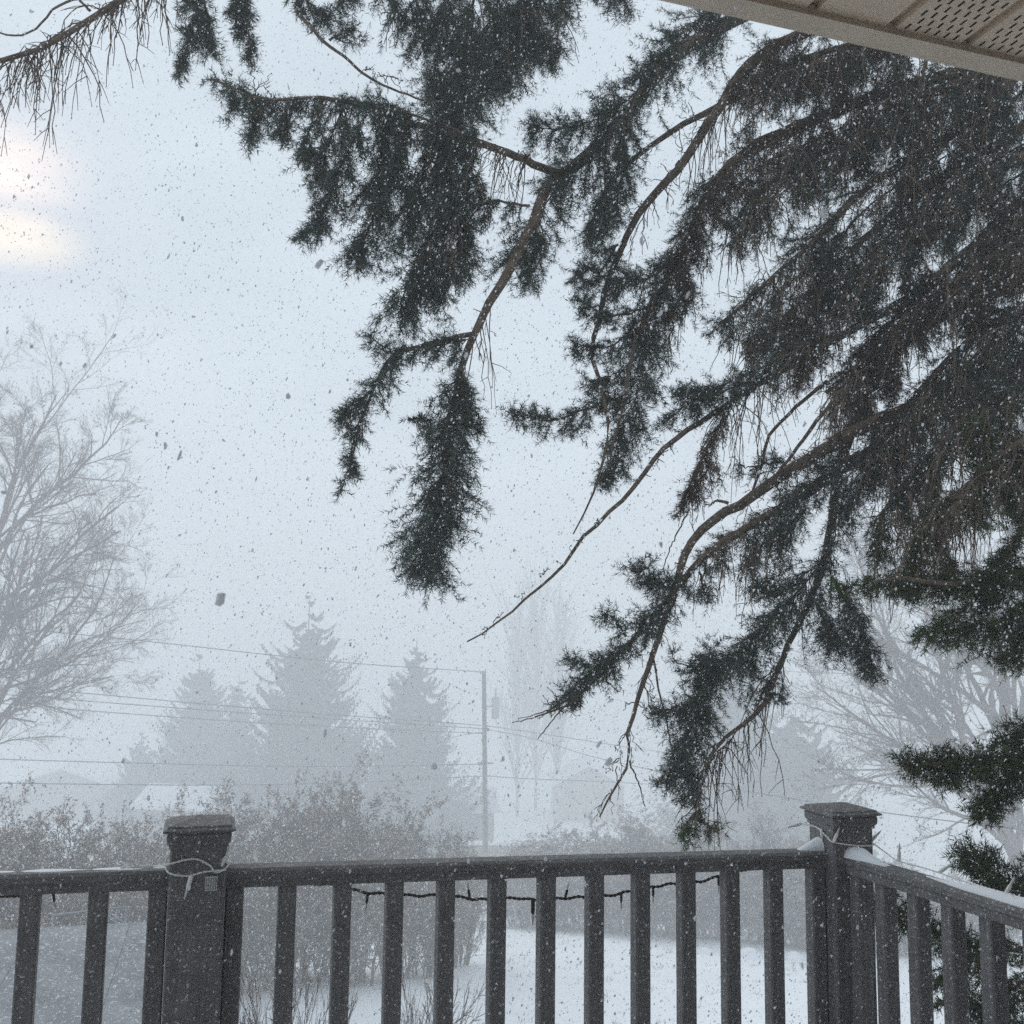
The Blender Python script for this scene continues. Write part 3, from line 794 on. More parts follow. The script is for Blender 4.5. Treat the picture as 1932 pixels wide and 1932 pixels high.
# E and F: thinner boughs in the gap below A
limb([tz(-120), (1800, 60, 5.0), (1500, 140, 4.7), (1400, 180, 4.6), (1275, 245, 4.5), (1170, 322, 4.4), (1118, 400, 4.4)], (.04, .008), Yd=4.5, fol=[
    ([(1180, 310), (1160, 390), (1120, 450)], [30, 34, 22], 9, .6, 'g', 4.4)],
     bare=[([(1400, 180), (1275, 245), (1180, 320)], 60, 18, .2), ([(1450, 160), (1330, 215)], 130, 10)])
limb([tz(-250), (1750, -30, 5), (1450, 95, 4.7), (1350, 215, 4.5), (1286, 309, 4.45), (1202, 405, 4.4), (1173, 472, 4.4), (1149, 520, 4.4), (1130, 600, 4.4), (1118, 669, 4.4), (1150, 800, 4.3), (1124, 913, 4.3), (1081, 1008, 4.3)], (.045, .003), n=60, Yd=4.45,
     fol=[([(1165, 460), (1120, 530), (1080, 510)], [26, 24, 16], 9, .4, 'g', 4.4), ([(1590, 30), (1470, 85), (1390, 165)], [50, 56, 34], DN, .5, 'b', 4.6), ([(1520, 90), (1460, 170), (1410, 240)], [40, 44, 26], DN - 3, .7, 'g', 4.6)],
     bare=[([(1350, 215), (1200, 405)], 60, 26, .1), ([(1420, 120), (1300, 290)], 150, 16), ([(1240, 360), (1150, 520)], 70, 8)])
# G: brown limb with the column of foliage below it
limb([tz(60), (1800, 140, 5.0), (1500, 240, 4.75), (1390, 300, 4.6), (1334, 365, 4.5), (1300, 450, 4.45), (1250, 537, 4.4), (1216, 597, 4.4), (1197, 657, 4.35), (1173, 765, 4.3), (1150, 880, 4.3)], (.045, .004), n=60, Yd=4.4, fol=[
    ([(1345, 330), (1310, 440), (1250, 510), (1180, 530), (1095, 505)], [50, 55, 50, 22], DN + 3, .3, 'g'),
    ([(1290, 470), (1235, 580), (1215, 670), (1195, 760), (1165, 840), (1146, 900)], [52, 48, 42, 22], DN + 7, .5, 'g'),
    ([(1220, 580), (1150, 595), (1090, 565)], [40, 30, 14], DN + 2, .3, 'g'),
    ([(1215, 610), (1145, 655), (1082, 648)], [30, 24, 14], DN, .3, 'g'),
    ([(1195, 690), (1135, 715), (1100, 715)], [32, 26, 16], DN + 2, .4, 'g'),
    ([(1190, 745), (1105, 770), (1040, 792), (962, 778)], [26, 32, 28, 11], DN + 2, .3, 'g'),
    ([(1390, 290), (1330, 380), (1280, 470)], [45, 45, 40], 10, .5, 'b', 4.35),
    ([(1320, 450), (1290, 530), (1270, 600)], [35, 30, 22], 8, .8, 'b', 4.35)],
     bare=[([(1380, 300), (1300, 450), (1230, 570)], 110, 40), ([(1340, 480), (1260, 640)], 80, 16)])
# W: the long whip
limb([tz(300), (1900, 430, 4.9), (1720, 560, 4.75), (1600, 625, 4.6), (1490, 690, 4.5), (1390, 752, 4.4), (1310, 805, 4.35), (1250, 850, 4.3), (1195, 922), (1130, 983), (1090, 1025), (1050, 1080), (1005, 1118), (960, 1158, 4.2), (915, 1195), (882, 1211, 4.2)], (.03, .003), n=70, Yd=4.35, fol=[
    ([(1490, 670), (1390, 715), (1310, 755), (1255, 795)], [38, 42, 38, 26], DN, .4, 'g'),
    ([(1420, 720), (1345, 740), (1280, 740)], [35, 30, 16], DN, .2, 'g'),
    ([(1380, 760), (1330, 860), (1285, 950)], [40, 34, 20], 11, .8, 'b'),
    ([(1530, 650), (1470, 640), (1420, 600)], [35, 30, 18], DN, .2, 'g')],
     bare=[([(1470, 700), (1340, 790)], 150, 26), ([(1370, 770), (1290, 940)], 80, 40), ([(1280, 830), (900, 1205)], 18, 24, .3, 0)],
     extra=[([(1300, 960), (1262, 1040), (1250, 1080)], .004, .002)])
# H: heavy lower bough
limb([tz(500), (1950, 680, 4.8), (1780, 745, 4.65), (1649, 797, 4.5), (1594, 824), (1492, 886, 4.4), (1404, 947), (1333, 988), (1300, 1030), (1282, 1073, 4.25), (1268, 1131), (1230, 1241), (1197, 1342), (1182, 1395), (1186, 1439), (1153, 1500), (1132, 1540, 4.2)], (.046, .003, 1.5), n=70, Yd=4.3, fol=[
    ([(1700, 770), (1600, 810), (1520, 860), (1450, 890)], [45, 42, 30], DN - 2, .4, 'b', 4.5),
    ([(1620, 850), (1520, 920), (1420, 985), (1340, 1040)], [55, 52, 48, 34], DN + 3, .5, 'g', 4.4),
    ([(1520, 960), (1460, 1010), (1400, 1060)], [48, 42, 24], DN, .6, 'g', 4.4),
    ([(1480, 870), (1420, 880), (1395, 880)], [16, 12], 9, .2, 'g', 4.35)],
     bare=[([(1560, 850), (1400, 950)], 90, 24, .3), ([(1290, 1050), (1200, 1330)], 55, 26, .5), ([(1190, 1350), (1150, 1500)], 60, 12, .7), ([(1480, 1010), (1400, 1060)], 130, 18)],
     extra=[([(1186, 1436), (1206, 1480), (1216, 1521)], .004, .002), ([(1560, 720, 4.5), (1500, 770), (1450, 825), (1436, 880), (1412, 950)], .010, .006), ([(1600, 730), (1545, 790), (1500, 850), (1470, 890)], .011, .007), ([(1375, 950), (1350, 945), (1340, 955)], .008, .003), ([(1232, 1236), (1243, 1300), (1262, 1380), (1275, 1460)], .005, .002)])
limb([(1640, 850, 4.55), (1500, 945, 4.45), (1420, 990, 4.35), (1331, 1048, 4.3), (1265, 1122), (1212, 1188), (1142, 1263), (1076, 1325), (1010, 1353, 4.2)], (.022, .003), Yd=4.25, fol=[
    ([(1330, 1050), (1255, 1135), (1190, 1210), (1110, 1280), (1050, 1325)], [30, 36, 32, 26, 16], DN + 1, .35, 'g'),
    ([(1270, 1110), (1220, 1085), (1178, 1068)], [24, 18, 9], DN, .1, 'g'),
    ([(1245, 1110), (1220, 1070), (1210, 1060)], [18, 12], DN, .1, 'g'),
    ([(1180, 1200), (1160, 1170), (1143, 1158)], [15, 9], DN, .1, 'g'),
    ([(1140, 1262), (1095, 1250), (1072, 1243)], [18, 10], DN, .1, 'g'),
    ([(1320, 1080), (1330, 1120)], [26, 18], 8, .5, 'g')],
     bare=[([(1260, 1130), (1080, 1320)], 60, 26, .3), ([(1070, 1320), (1030, 1345)], 60, 8, .1), ([(1400, 1000), (1320, 1060)], 100, 14)],
     extra=[([(1090, 1310), (1050, 1350), (1015, 1395)], .004, .002), ([(1075, 1318), (1015, 1352), (966, 1364)], .004, .002)])
# I: the low arched bough and its bell of foliage
limb([tz(420, 5.3), (1850, 560, 5), (1690, 660, 4.75), (1610, 800, 4.6), (1580, 900, 4.5), (1568, 990, 4.45), (1553, 1065, 4.4), (1525, 1140, 4.35), (1476, 1241, 4.3), (1441, 1325), (1388, 1378), (1353, 1408), (1322, 1470), (1312, 1560, 4.2)], (.042, .004), n=70, Yd=4.3, fol=[
    ([(1565, 1045), (1505, 1115), (1445, 1180), (1390, 1230), (1340, 1250)], [48, 58, 50, 30], DN + 8, .4, 'g'),
    ([(1430, 1210), (1350, 1270), (1310, 1350), (1290, 1430), (1300, 1500)], [50, 52, 46, 36, 18], DN + 4, .5, 'g'),
    ([(1350, 1290), (1300, 1260), (1268, 1240)], [30, 20, 12], DN, .2, 'g'),
    ([(1370, 1260), (1345, 1235), (1340, 1222)], [25, 15], DN, .1, 'g'),
    ([(1320, 1325), (1270, 1335), (1228, 1350)], [24, 22, 12], DN, .3, 'g'),
    ([(1300, 1420), (1265, 1460), (1238, 1478)], [24, 22, 16], DN, .3, 'g'),
    ([(1470, 1250), (1450, 1300), (1480, 1312)], [28, 24, 12], DN - 3, .3, 'g'),
    ([(1310, 1500), (1312, 1550), (1290, 1572)], [16, 22, 12], DN - 2, .4, 'o'),
    ([(1315, 1545), (1340, 1560), (1352, 1570)], [16, 10], DN, .4, 'o'),
    ([(1560, 1070), (1600, 1140), (1632, 1210), (1645, 1262)], [52, 44, 34, 16], DN + 3, .8, 'g'),
    ([(1530, 1120), (1560, 1180), (1570, 1215)], [46, 40, 24], DN, .9, 'g'),
    ([(1500, 1110), (1455, 1105), (1420, 1112)], [26, 20, 11], DN, .2, 'g'),
    ([(1600, 900), (1580, 990), (1565, 1050)], [34, 34, 36], DN - 2, .5, 'g')],
     bare=[([(1480, 1240), (1390, 1378), (1330, 1440)], 150, 36), ([(1560, 1050), (1500, 1120)], 100, 12), ([(1320, 1450), (1312, 1540)], 70, 14, .4), ([(1350, 1400), (1310, 1500)], 60, 16)])
# L: the dark crown behind, boughs raking down from upper right
for wood, wd, kinds, dn in (
        ([tz(-330), (1800, 5, 4.9), (1600, 85, 4.7), (1480, 120, 4.6), (1390, 165, 4.5)], [60, 62, 60, 40], 'bg', DN + 2),
        ([tz(-150), (1900, 110, 4.85), (1720, 190, 4.8), (1580, 270, 4.7), (1460, 340, 4.6), (1370, 430, 4.5)], [50, 56, 70, 64, 42], 'gb', DN + 3),
        ([tz(-60), (1990, 90, 4.7), (1860, 190, 4.7), (1800, 250, 4.75), (1640, 350, 4.7), (1540, 450, 4.6), (1440, 540, 4.5), (1360, 610, 4.5)], [46, 56, 40, 66, 60, 50, 30], 'gb', DN + 2),
        ([tz(60), (2000, 250, 4.75), (1850, 340, 4.7), (1740, 400, 4.7), (1640, 500, 4.6), (1560, 600, 4.6), (1480, 660, 4.5)], [60, 60, 52, 58, 50, 34], 'gb', DN + 3),
        ([tz(180), (2000, 400, 4.8), (1850, 500, 4.7), (1740, 580, 4.7), (1640, 670, 4.6), (1560, 740, 4.5)], [55, 55, 55, 50, 36], 'bg', DN + 3),
        ([tz(350), (2000, 540, 4.7), (1860, 620, 4.6), (1760, 710, 4.6), (1680, 800, 4.5), (1620, 880, 4.5)], [55, 58, 55, 46, 32], 'gg', DN + 3),
        ([tz(520), (2000, 690, 4.4), (1880, 740, 4.3), (1790, 820, 4.3), (1720, 900, 4.3), (1650, 985, 4.3)], [58, 60, 52, 46, 26], 'go', DN + 2),
        ([tz(-260), (1960, 20, 4.9), (1840, 120, 4.85), (1680, 170, 4.8), (1540, 230, 4.75), (1420, 290, 4.6), (1350, 350, 4.5)], [30, 34, 64, 66, 56, 36], 'bb', DN + 2),
        ([tz(-100), (1930, 240, 5.0), (1840, 290, 5.0), (1690, 400, 4.9), (1590, 490, 4.9), (1490, 590, 4.8), (1400, 650, 4.7)], [56, 50, 62, 58, 54, 34], 'bg', DN + 1),
        ([tz(120), (1980, 330, 5.0), (1800, 500, 5.0), (1700, 590, 4.9), (1600, 680, 4.8)], [58, 60, 55, 40], 'bg', DN + 1),
        ([tz(420), (1990, 620, 4.9), (1850, 690, 4.9), (1740, 760, 4.8), (1660, 860, 4.7)], [58, 58, 50, 34], 'bg', DN),
        ([tz(640), (2000, 800, 4.1), (1900, 850, 4.0), (1810, 930, 4.0), (1720, 990, 4.0)], [40, 40, 36, 22], 'oo', DN - 3)):
    px = [q for q in wood[1:]]
    mid = [(q[0] + 14, q[1] + 26, q[2] + .12) for q in px]
    cpx = spline([(q[0], q[1], q[2]) for q in px], 30); plumes = []
    for tt in rng.uniform(.12, .98, 7):
        bx_, by_, bz_ = cpx[int(tt * 29)]; ln_ = rng.uniform(60, 130); dx_ = rng.normal(-14, 22)
        plumes.append(([(bx_, by_), (bx_ + dx_ * .5, by_ + ln_ * .5), (bx_ + dx_, by_ + ln_)], [24, 34, 18], DN + 2, .75, kinds[int(rng.integers(0, 2))], bz_ + rng.uniform(-.25, .15)))
    fr_ = [(q[0] + 8, q[1] + 12, q[2] - .35) for q in px]
    limb(wood, (.045, .006), Yd=4.6, fol=[(px, wd, dn * .68, .45, kinds[0]), (mid, [x * .8 for x in wd], dn * .38, .7, kinds[1])] + plumes,
         bare=[(px, 110, 100, 1.0, 2, .0030), (px, 60, 80, .1, 2, .0030), (mid, 90, 60, .6, 2, .0030), (fr_, 120, 34, .8, 3, .0032)])
# a hanging bare twig and short dead ones in front of the crown
limb([(1785, 500, 4.3), (1790, 580, 4.2), (1800, 680, 4.2), (1806, 745, 4.2)], (.005, .003), Yd=4.2, bare=[([(1806, 700), (1850, 760)], 50, 4)])
limb([(1750, 80, 4.6), (1735, 190), (1715, 290), (1700, 350, 4.6)], (.010, .004), Yd=4.6, fol=[([(1700, 100), (1690, 200), (1690, 260)], [40, 45, 26], DN, .7, 'g')], bare=[([(1750, 130), (1720, 280)], 60, 10)])
limb([(1870, 110, 4.6), (1815, 180), (1800, 250, 4.6)], (.008, .003), Yd=4.6, fol=[([(1870, 130), (1830, 175), (1800, 215)], [30, 28, 18], DN, .5, 'g')])
# J: near olive bough at the right edge
limb([tz(830, 4.6), (2060, 1020, 4.0), (1932, 1080, 3.8), (1800, 1100, 3.7), (1700, 1092), (1640, 1098, 3.6)], (.035, .004), Yd=3.75, fol=[
    ([(1990, 1060), (1880, 1098), (1780, 1104), (1645, 1098)], [40, 34, 26, 18], DN + 6, .15, 'o'),
    ([(2000, 930), (1930, 1000), (1890, 1060), (1860, 1110)], [50, 60, 55, 40], DN + 5, .3, 'o'),
    ([(1960, 1110), (1905, 1160), (1850, 1180), (1800, 1190)], [55, 52, 40, 22], DN + 3, .5, 'o'),
    ([(1870, 1110), (1800, 1160), (1750, 1195)], [38, 32, 16], DN, .4, 'o'),
    ([(1980, 1140), (1930, 1200), (1905, 1235)], [40, 34, 18], DN, .7, 'o'),
    ([(1640, 1098), (1590, 1110)], [20, 12], DN, .2, 'o')],
     bare=[([(1840, 900), (1790, 990)], 120, 12), ([(1900, 1200), (1850, 1180)], 60, 8)],
     extra=[([(1800, 980, 4.0), (1790, 1000), (1740, 960)], .006, .003), ([(1716, 925, 4.2), (1722, 1000), (1732, 1060), (1738, 1092)], .007, .004), ([(1800, 950), (1790, 1010), (1765, 1060), (1745, 1090)], .005, .003)])
# K: low boughs at the right edge and behind the right railing
limb([tz(1250, 4.6), (2050, 1390, 3.6), (1932, 1425, 3.4), (1850, 1440, 3.35), (1760, 1440), (1700, 1437, 3.3)], (.03, .003), Yd=3.35, fol=[
    ([(1990, 1410), (1880, 1435), (1790, 1442), (1703, 1437)], [34, 26, 24, 11], DN + 6, .2, 'o'),
    ([(1960, 1440), (1900, 1480), (1845, 1522)], [34, 30, 14], DN + 4, .4, 'o'),
    ([(1990, 1360), (1930, 1385), (1890, 1400)], [34, 24, 12], DN, .2, 'o'),
    ([(1800, 1442), (1790, 1475)], [16, 8], DN, .5, 'o')], bare=[([(1932, 1400), (1860, 1430)], 70, 5, -.1)])
limb([tz(1700, 4.4), (2040, 1725, 3.3), (1932, 1680, 3.2), (1880, 1652), (1816, 1604, 3.2)], (.025, .003), Yd=3.2, fol=[
    ([(1990, 1700), (1920, 1672), (1870, 1645), (1818, 1606)], [45, 42, 30, 12], DN + 6, .1, 'o')])
limb([tz(1900, 4.6), (2040, 1830, 3.7), (1940, 1795, 3.6), (1850, 1785), (1770, 1758), (1700, 1725), (1647, 1692, 3.5)], (.028, .003), Yd=3.55, fol=[
    ([(1960, 1790), (1850, 1780), (1770, 1755), (1700, 1722), (1650, 1694)], [50, 48, 36, 24, 11], DN + 5, .3, 'o'),
    ([(1850, 1790), (1800, 1830), (1765, 1850)], [36, 28, 14], DN, .5, 'o'),
    ([(1960, 1830), (1920, 1860), (1890, 1875)], [40, 34, 22], DN, .5, 'o')], bare=[([(1960, 1830), (1900, 1850)], 70, 8)])
limb([tz(2150, 4.6), (2040, 2010, 3.8), (1940, 1950, 3.7), (1860, 1910), (1768, 1888, 3.6)], (.022, .003), Yd=3.65, fol=[
    ([(1960, 1950), (1880, 1918), (1820, 1900), (1770, 1888)], [40, 32, 22, 10], DN + 3, .3, 'o')])


# ------------------------------------------------------------------ bare trees and shrubs
def grow(Pn, Rn, k, ratio, ang, upb, n=5, rmin=.003, tmin=.25, jit=.05, rk=.55):
    """k children on each parent tube; returns (P,R)."""
    T, m_, _ = Pn.shape
    Pq = np.repeat(Pn, k, 0); Rq = np.repeat(Rn, k, 0); C = len(Pq)
    L0 = np.linalg.norm(np.diff(Pq, axis=1), axis=2).sum(1)
    t = tmin + (1 - tmin) * (np.tile((np.arange(k) + .5) / k, T) + rng.uniform(-.4, .4, C) / k)
    kk = t * (m_ - 1); i = np.clip(kk.astype(int), 0, m_ - 2); f = (kk - i)[:, None]
    ar = np.arange(C)
    b = Pq[ar, i] * (1 - f) + Pq[ar, i + 1] * f; tg = unit(Pq[ar, i + 1] - Pq[ar, i]); r = Rq[ar, i] * (1 - f[:, 0]) + Rq[ar, i + 1] * f[:, 0]
    pr = rng.normal(0, 1, (C, 3)); pr -= tg * np.sum(pr * tg, 1, keepdims=True); pr = unit(pr)
    an = np.radians(rng.normal(ang, 9, C))[:, None]
    d = unit(tg * np.cos(an) + pr * np.sin(an) + UP * upb)
    L = L0 * ratio * rng.uniform(.6, 1.2, C) * (1.15 - .6 * t)
    s = np.linspace(0, 1, n)
    w = rng.normal(0, 1, (C, 3)) * .18
    Q = b[:, None] + (d[:, None] * s[None, :, None] + (w + UP * upb * .5)[:, None] * (s ** 2)[None, :, None]) * L[:, None, None]
    Q[:, 1:] += rng.normal(0, 1, (C, n - 1, 3)) * (jit * L / n)[:, None, None]
    R = np.maximum(r * rk, rmin)[:, None] * np.linspace(1, .4, n)[None] ** .9
    return Q, np.maximum(R, rmin * .6)


def bare_tree(stems, Yd, label, levels, Ynew, **kw):
    Ynew *= KD
    """stems measured as if at distance Yd; moved out to Ynew with their thickness."""
    k = Ynew / Yd
    st = [([(q[0], q[1], q[2] * k) if len(q) > 2 else q for q in pl], a0 * k * .72, a1 * k * .62) for pl, a0, a1 in stems]
    return bare_tree0(st, Ynew, label, levels, **kw)


def bare_tree0(stems, Yd, label, levels, base_px=None, group=None, name='bare_tree', rmin=.004, upb=.12, mat_=None):
    """stems: list of (picture polyline, r0, r1); the first is the trunk."""
    p0 = PX(stems[0][0], Yd); g0 = p0[0].copy()
    root = empty(name, (g0[0], g0[1], float(gz(g0[0], g0[1]))), label, 'tree', group)
    a = Acc(); t0 = []
    for i, (pl, r0, r1) in enumerate(stems):
        p = PX(pl, Yd)
        if i == 0: p = np.vstack([[g0[0], g0[1], float(gz(g0[0], g0[1])) - .2], p])
        c = spline(p, 14); c[2:] += rng.normal(0, .015 * Yd / 14, (12, 3)); R = np.linspace(r0, r1, 14)
        tubes(a, c[None], R[None], 8)
        if i == 0: a.build('trunk', mat_ or M_DECID, root, g0, smooth=True); a = Acc()
        t0.append((c, R))
    if a.n: a.build('limbs', mat_ or M_DECID, root, g0, smooth=True)
    Pn = np.stack([q[0] for q in t0]); Rn = np.stack([q[1] for q in t0])
    a = Acc()
    for li, (k, ratio, ang, n, sides) in enumerate(levels):
        Pn, Rn = grow(Pn, Rn, k, ratio, ang, upb, n, rmin, .22 if li else .18)
        tubes(a, Pn, Rn, sides)
    a.build('crown', mat_ or M_DECID, root, g0)
    return root


LV = [(15, .37, 38, 7, 5), (9, .46, 36, 6, 4), (7, .54, 34, 4, 3), (4, .64, 32, 3, 3)]
bare_tree([([(-96, 1700, 14), (-81, 1400), (-46, 1180), (-16, 1050), (4, 985), (26, 905), (64, 840), (88, 790), (104, 745)], .15, .015),
           ([(-21, 1060, 14), (32, 994), (76, 940), (144, 890), (204, 830), (229, 790)], .06, .010),
           ([(-81, 1390, 13.8), (-36, 1285), (24, 1255), (84, 1180), (144, 1130), (179, 1060)], .05, .010),
           ([(-86, 1500, 14.2), (24, 1330), (104, 1250), (164, 1170), (204, 1100), (214, 1040)], .06, .010),
           ([(-76, 1420, 14.4), (-6, 1310), (64, 1280), (144, 1240), (224, 1180), (264, 1130)], .045, .008),
           ([(-11, 1040, 14.4), (-26, 960), (-46, 880), (-36, 810), (-20, 755), (-4, 715)], .06, .010),
           ([(-56, 1230, 13.6), (-16, 1180), (54, 1110), (124, 1080), (184, 1000), (204, 960)], .045, .009),
           ([(-86, 1520, 13.7), (-36, 1370), (34, 1340), (94, 1320), (164, 1290), (209, 1275)], .04, .007),
           ([(4, 985, 14.2), (24, 900), (34, 850), (40, 805), (52, 770)], .04, .008)], 14,
          'large bare deciduous tree with spreading grey crown at the left edge', LV, 26, rmin=.0038, upb=.06)
bare_tree([([(1960, 1730, 20), (1921, 1615), (1870, 1520), (1812, 1425), (1778, 1360), (1717, 1275), (1660, 1200), (1610, 1120)], .27, .03),
           ([(1900, 1560, 20), (1905, 1450), (1895, 1330), (1880, 1240), (1860, 1130), (1830, 1010)], .22, .03),
           ([(1850, 1500, 19.6), (1815, 1380), (1790, 1300), (1760, 1220), (1745, 1140), (1700, 1040)], .11, .02),
           ([(1880, 1540, 19.5), (1800, 1470), (1720, 1420), (1640, 1370), (1580, 1330), (1530, 1290)], .09, .012),
           ([(1860, 1520, 20.4), (1790, 1490), (1700, 1460), (1620, 1470), (1560, 1465)], .06, .010),
           ([(1810, 1430, 20.5), (1740, 1370), (1660, 1310), (1600, 1270), (1545, 1260)], .07, .010),
           ([(1895, 1590, 19.2), (1840, 1545), (1780, 1530), (1730, 1480), (1700, 1430), (1640, 1400)], .07, .010),
           ([(1890, 1400, 20.3), (1840, 1290), (1790, 1180), (1740, 1100), (1640, 1040)], .10, .015),
           ([(1905, 1450, 19.4), (1930, 1330), (1950, 1230), (1960, 1100)], .12, .02)], 20,
          'bare deciduous tree with thick leaning trunk at right behind the railing corner', [(14, .46, 38, 7, 5), (8, .46, 38, 6, 4), (6, .52, 36, 4, 3), (3, .6, 34, 3, 3)], 28, rmin=.0055, upb=.08)
# tall upright poplars lost in the snow
for x, top, Y in ((975, 1185, 132), (1010, 1150, 138), (1050, 1165, 135)):
    b = P(x, 1560, Y); g = float(gz(b[0], b[1])); tp = P(x + 3, top, Y)
    root = empty('poplar_tree', (b[0], b[1], g), {975: 'faint upright bare poplar just right of the utility pole', 1010: 'tallest of the faint bare poplars right of the utility pole', 1050: 'faint bare poplar rightmost of the three behind the spruce twigs'}[x], 'tree', 'faint upright poplars')
    a = Acc(); c = spline([(b[0], b[1], g - .2), (b[0], b[1], (g + tp[2]) / 2), tuple(tp)], 14); R = np.linspace(.2, .03, 14); tubes(a, c[None], R[None], 6); a.build('trunk', M_DECID, root, b)
    a = Acc(); Pn, Rn = grow(c[None], R[None], 60, .34, 26, .5, 6, .05, .12); tubes(a, Pn, Rn, 4); Pn, Rn = grow(Pn, Rn, 8, .45, 22, .5, 4, .035); tubes(a, Pn, Rn, 3); a.build('crown', M_DECID, root, b)


def leaf_cloud(acc, pts, size, n, mi=0):
    """n small two-triangle leaves scattered round the given points."""
    i = rng.integers(0, len(pts), n); c = pts[i] + rng.normal(0, size * .9, (n, 3))
    u = unit(rng.normal(0, 1, (n, 3))); w = unit(np.cross(u, rng.normal(0, 1, (n, 3))))
    s = size * rng.uniform(.5, 1.2, (n, 1))
    v = np.stack([c - u * s, c + w * s * .45, c + u * s, c - w * s * .45], 1).reshape(-1, 3)
    acc.add(v, (np.arange(n)[:, None] * 4 + np.array([0, 1, 2, 3])), mi)


def shrub_shape(H, Wd, stems, leaves, leafy, r0):
    an = rng.uniform(0, 2 * math.pi, stems); rad = np.sqrt(rng.uniform(.02, 1, stems)) * Wd
    hh = H * np.sqrt(np.clip(1 - .62 * (rad / Wd) ** 2, .1, 1)) * rng.uniform(.84 if leafy else .6, .97, stems)
    s = np.linspace(0, 1, 8); c = np.zeros((stems, 8, 3)); sp = (s ** 1.2) if not leafy else .5 + .5 * s
    c[:, :, 0] = np.cos(an)[:, None] * rad[:, None] * sp[None]; c[:, :, 1] = np.sin(an)[:, None] * rad[:, None] * sp[None]
    c[:, :, 2] = -.1 + hh[:, None] * s[None]; c[:, 1:] += rng.normal(0, .05 if leafy else .03, (stems, 7, 3))
    a = Acc(); R = np.outer(np.ones(stems), np.linspace(r0, r0 * .25, 8)); tubes(a, c, R, 5)
    P1, R1 = grow(c, R, 11, .26 if leafy else .33, 42 if leafy else 30, .12, 5, .005, .06); tubes(a, P1, R1, 4)
    P2, R2 = grow(P1, R1, 7, .55, 40 if leafy else 30, .14, 4, .004, .2); tubes(a, P2, R2, 3)
    st = mesh_from('stems', np.concatenate(a.v), np.concatenate(a.f), M_SHRUB); fo = None
    if leafy:
        a = Acc(); pts = np.concatenate([P2[:, 1:].reshape(-1, 3), P1[:, 2:].reshape(-1, 3)])
        leaf_cloud(a, pts, .037, leaves, 0); leaf_cloud(a, pts, .030, leaves // 8, 1)
        fo = mesh_from('foliage', np.concatenate(a.v), np.concatenate(a.f), [M_LEAF, M_SNOW], np.concatenate(a.mi))
    return st, fo, H, Wd


SHAPES = [shrub_shape(5, 1.9, 30, 38000, True, .035) for _ in range(3)]
BARE = [shrub_shape(1.9, .9, 30, 0, False, .012) for _ in range(2)]
_n = [0]


def shrub(x, top, wpx, Y, label, group, leaves=0, stems=0, name='shrub', leafy=True):
    kd = KD if leafy else 1.0; Y *= kd
    tp = P(x, top, Y); bx = tp[0]; g = float(gz(bx, Y)); _n[0] += 1
    st, fo, H, Wd = SHAPES[_n[0] % 3] if leafy else BARE[_n[0] % 2]
    root = empty(name, (bx, Y, g), label, 'shrub', group)
    k = wpx / FPX * Y / 2 / Wd; root.scale = (k, k, (tp[2] - g) / H); root.rotation_euler = (0, 0, _n[0] * 2.1)
    for nm, me in (('stems', st), ('foliage', fo)):
        if me is not None:
            o = bpy.data.objects.new(nm, me); COL.objects.link(o); o.parent = root
    return root


GS = 'brown shrubs in the hedge beyond the railing'
for x, top, w, Y, lab in ((-40, 1490, 150, 13, 'brown shrub cut by the left picture edge'), (60, 1505, 150, 13.5, 'brown shrub above the leftmost balusters'), (165, 1492, 130, 14, 'bushy brown shrub a little left of the left post'),
                          (250, 1525, 100, 14.5, 'low brown shrub just left of the left post'), (350, 1512, 110, 15.5, 'low brown shrub seen over the cap of the left post'),
                          (465, 1458, 130, 17, 'tall brown shrub just right of the left post'), (575, 1468, 140, 18, 'broad brown shrub in the middle of the hedge'), (690, 1450, 150, 18, 'tallest brown shrub in the hedge, with a raised crown'),
                          (795, 1520, 90, 19, 'smaller brown shrub at the right shoulder of the hedge'), (855, 1562, 60, 20, 'small brown shrub at the right end of the hedge by the pole')):
    shrub(x, top, w * 2.3, Y, lab, GS)
GR_ = 'hazy shrubs of the lower hedge'
for x, top, w, Y, lab in ((1010, 1585, 110, 30, 'low hazy shrub at the left end of the far hedge'), (1085, 1545, 130, 29, 'hazy shrub left of the hanging spruce tip'), (1165, 1525, 130, 28, 'tallest hazy shrub below the bare hanging twigs'),
                          (1250, 1545, 130, 27, 'hazy shrub under the lowest spruce tip'), (1330, 1560, 120, 26.5, 'hazy shrub right of the lowest spruce tip'), (1415, 1520, 130, 26, 'hazy open shrub left of the corner post'),
                          (1490, 1560, 110, 25, 'hazy shrub directly left of the corner post'), (1570, 1590, 120, 24.5, 'hazy shrub hidden by the corner post'), (1680, 1620, 140, 25, 'hazy shrub right of the corner post'), (1800, 1650, 150, 26, 'hazy shrub behind the right railing')):
    shrub(x, top, w * 2.0, Y, lab, GR_)
for x, top, w, Y, lab in ((560, 1735, 260, 9.5, 'leafless shrub of thin upright stems below the left balusters'), (800, 1745, 230, 10.5, 'leafless shrub with stems leaning right on the snowy lawn')):
    shrub(x, top, w, Y, lab, 'leafless shrubs under the deck', leafy=False, stems=26, name='bare_shrub')


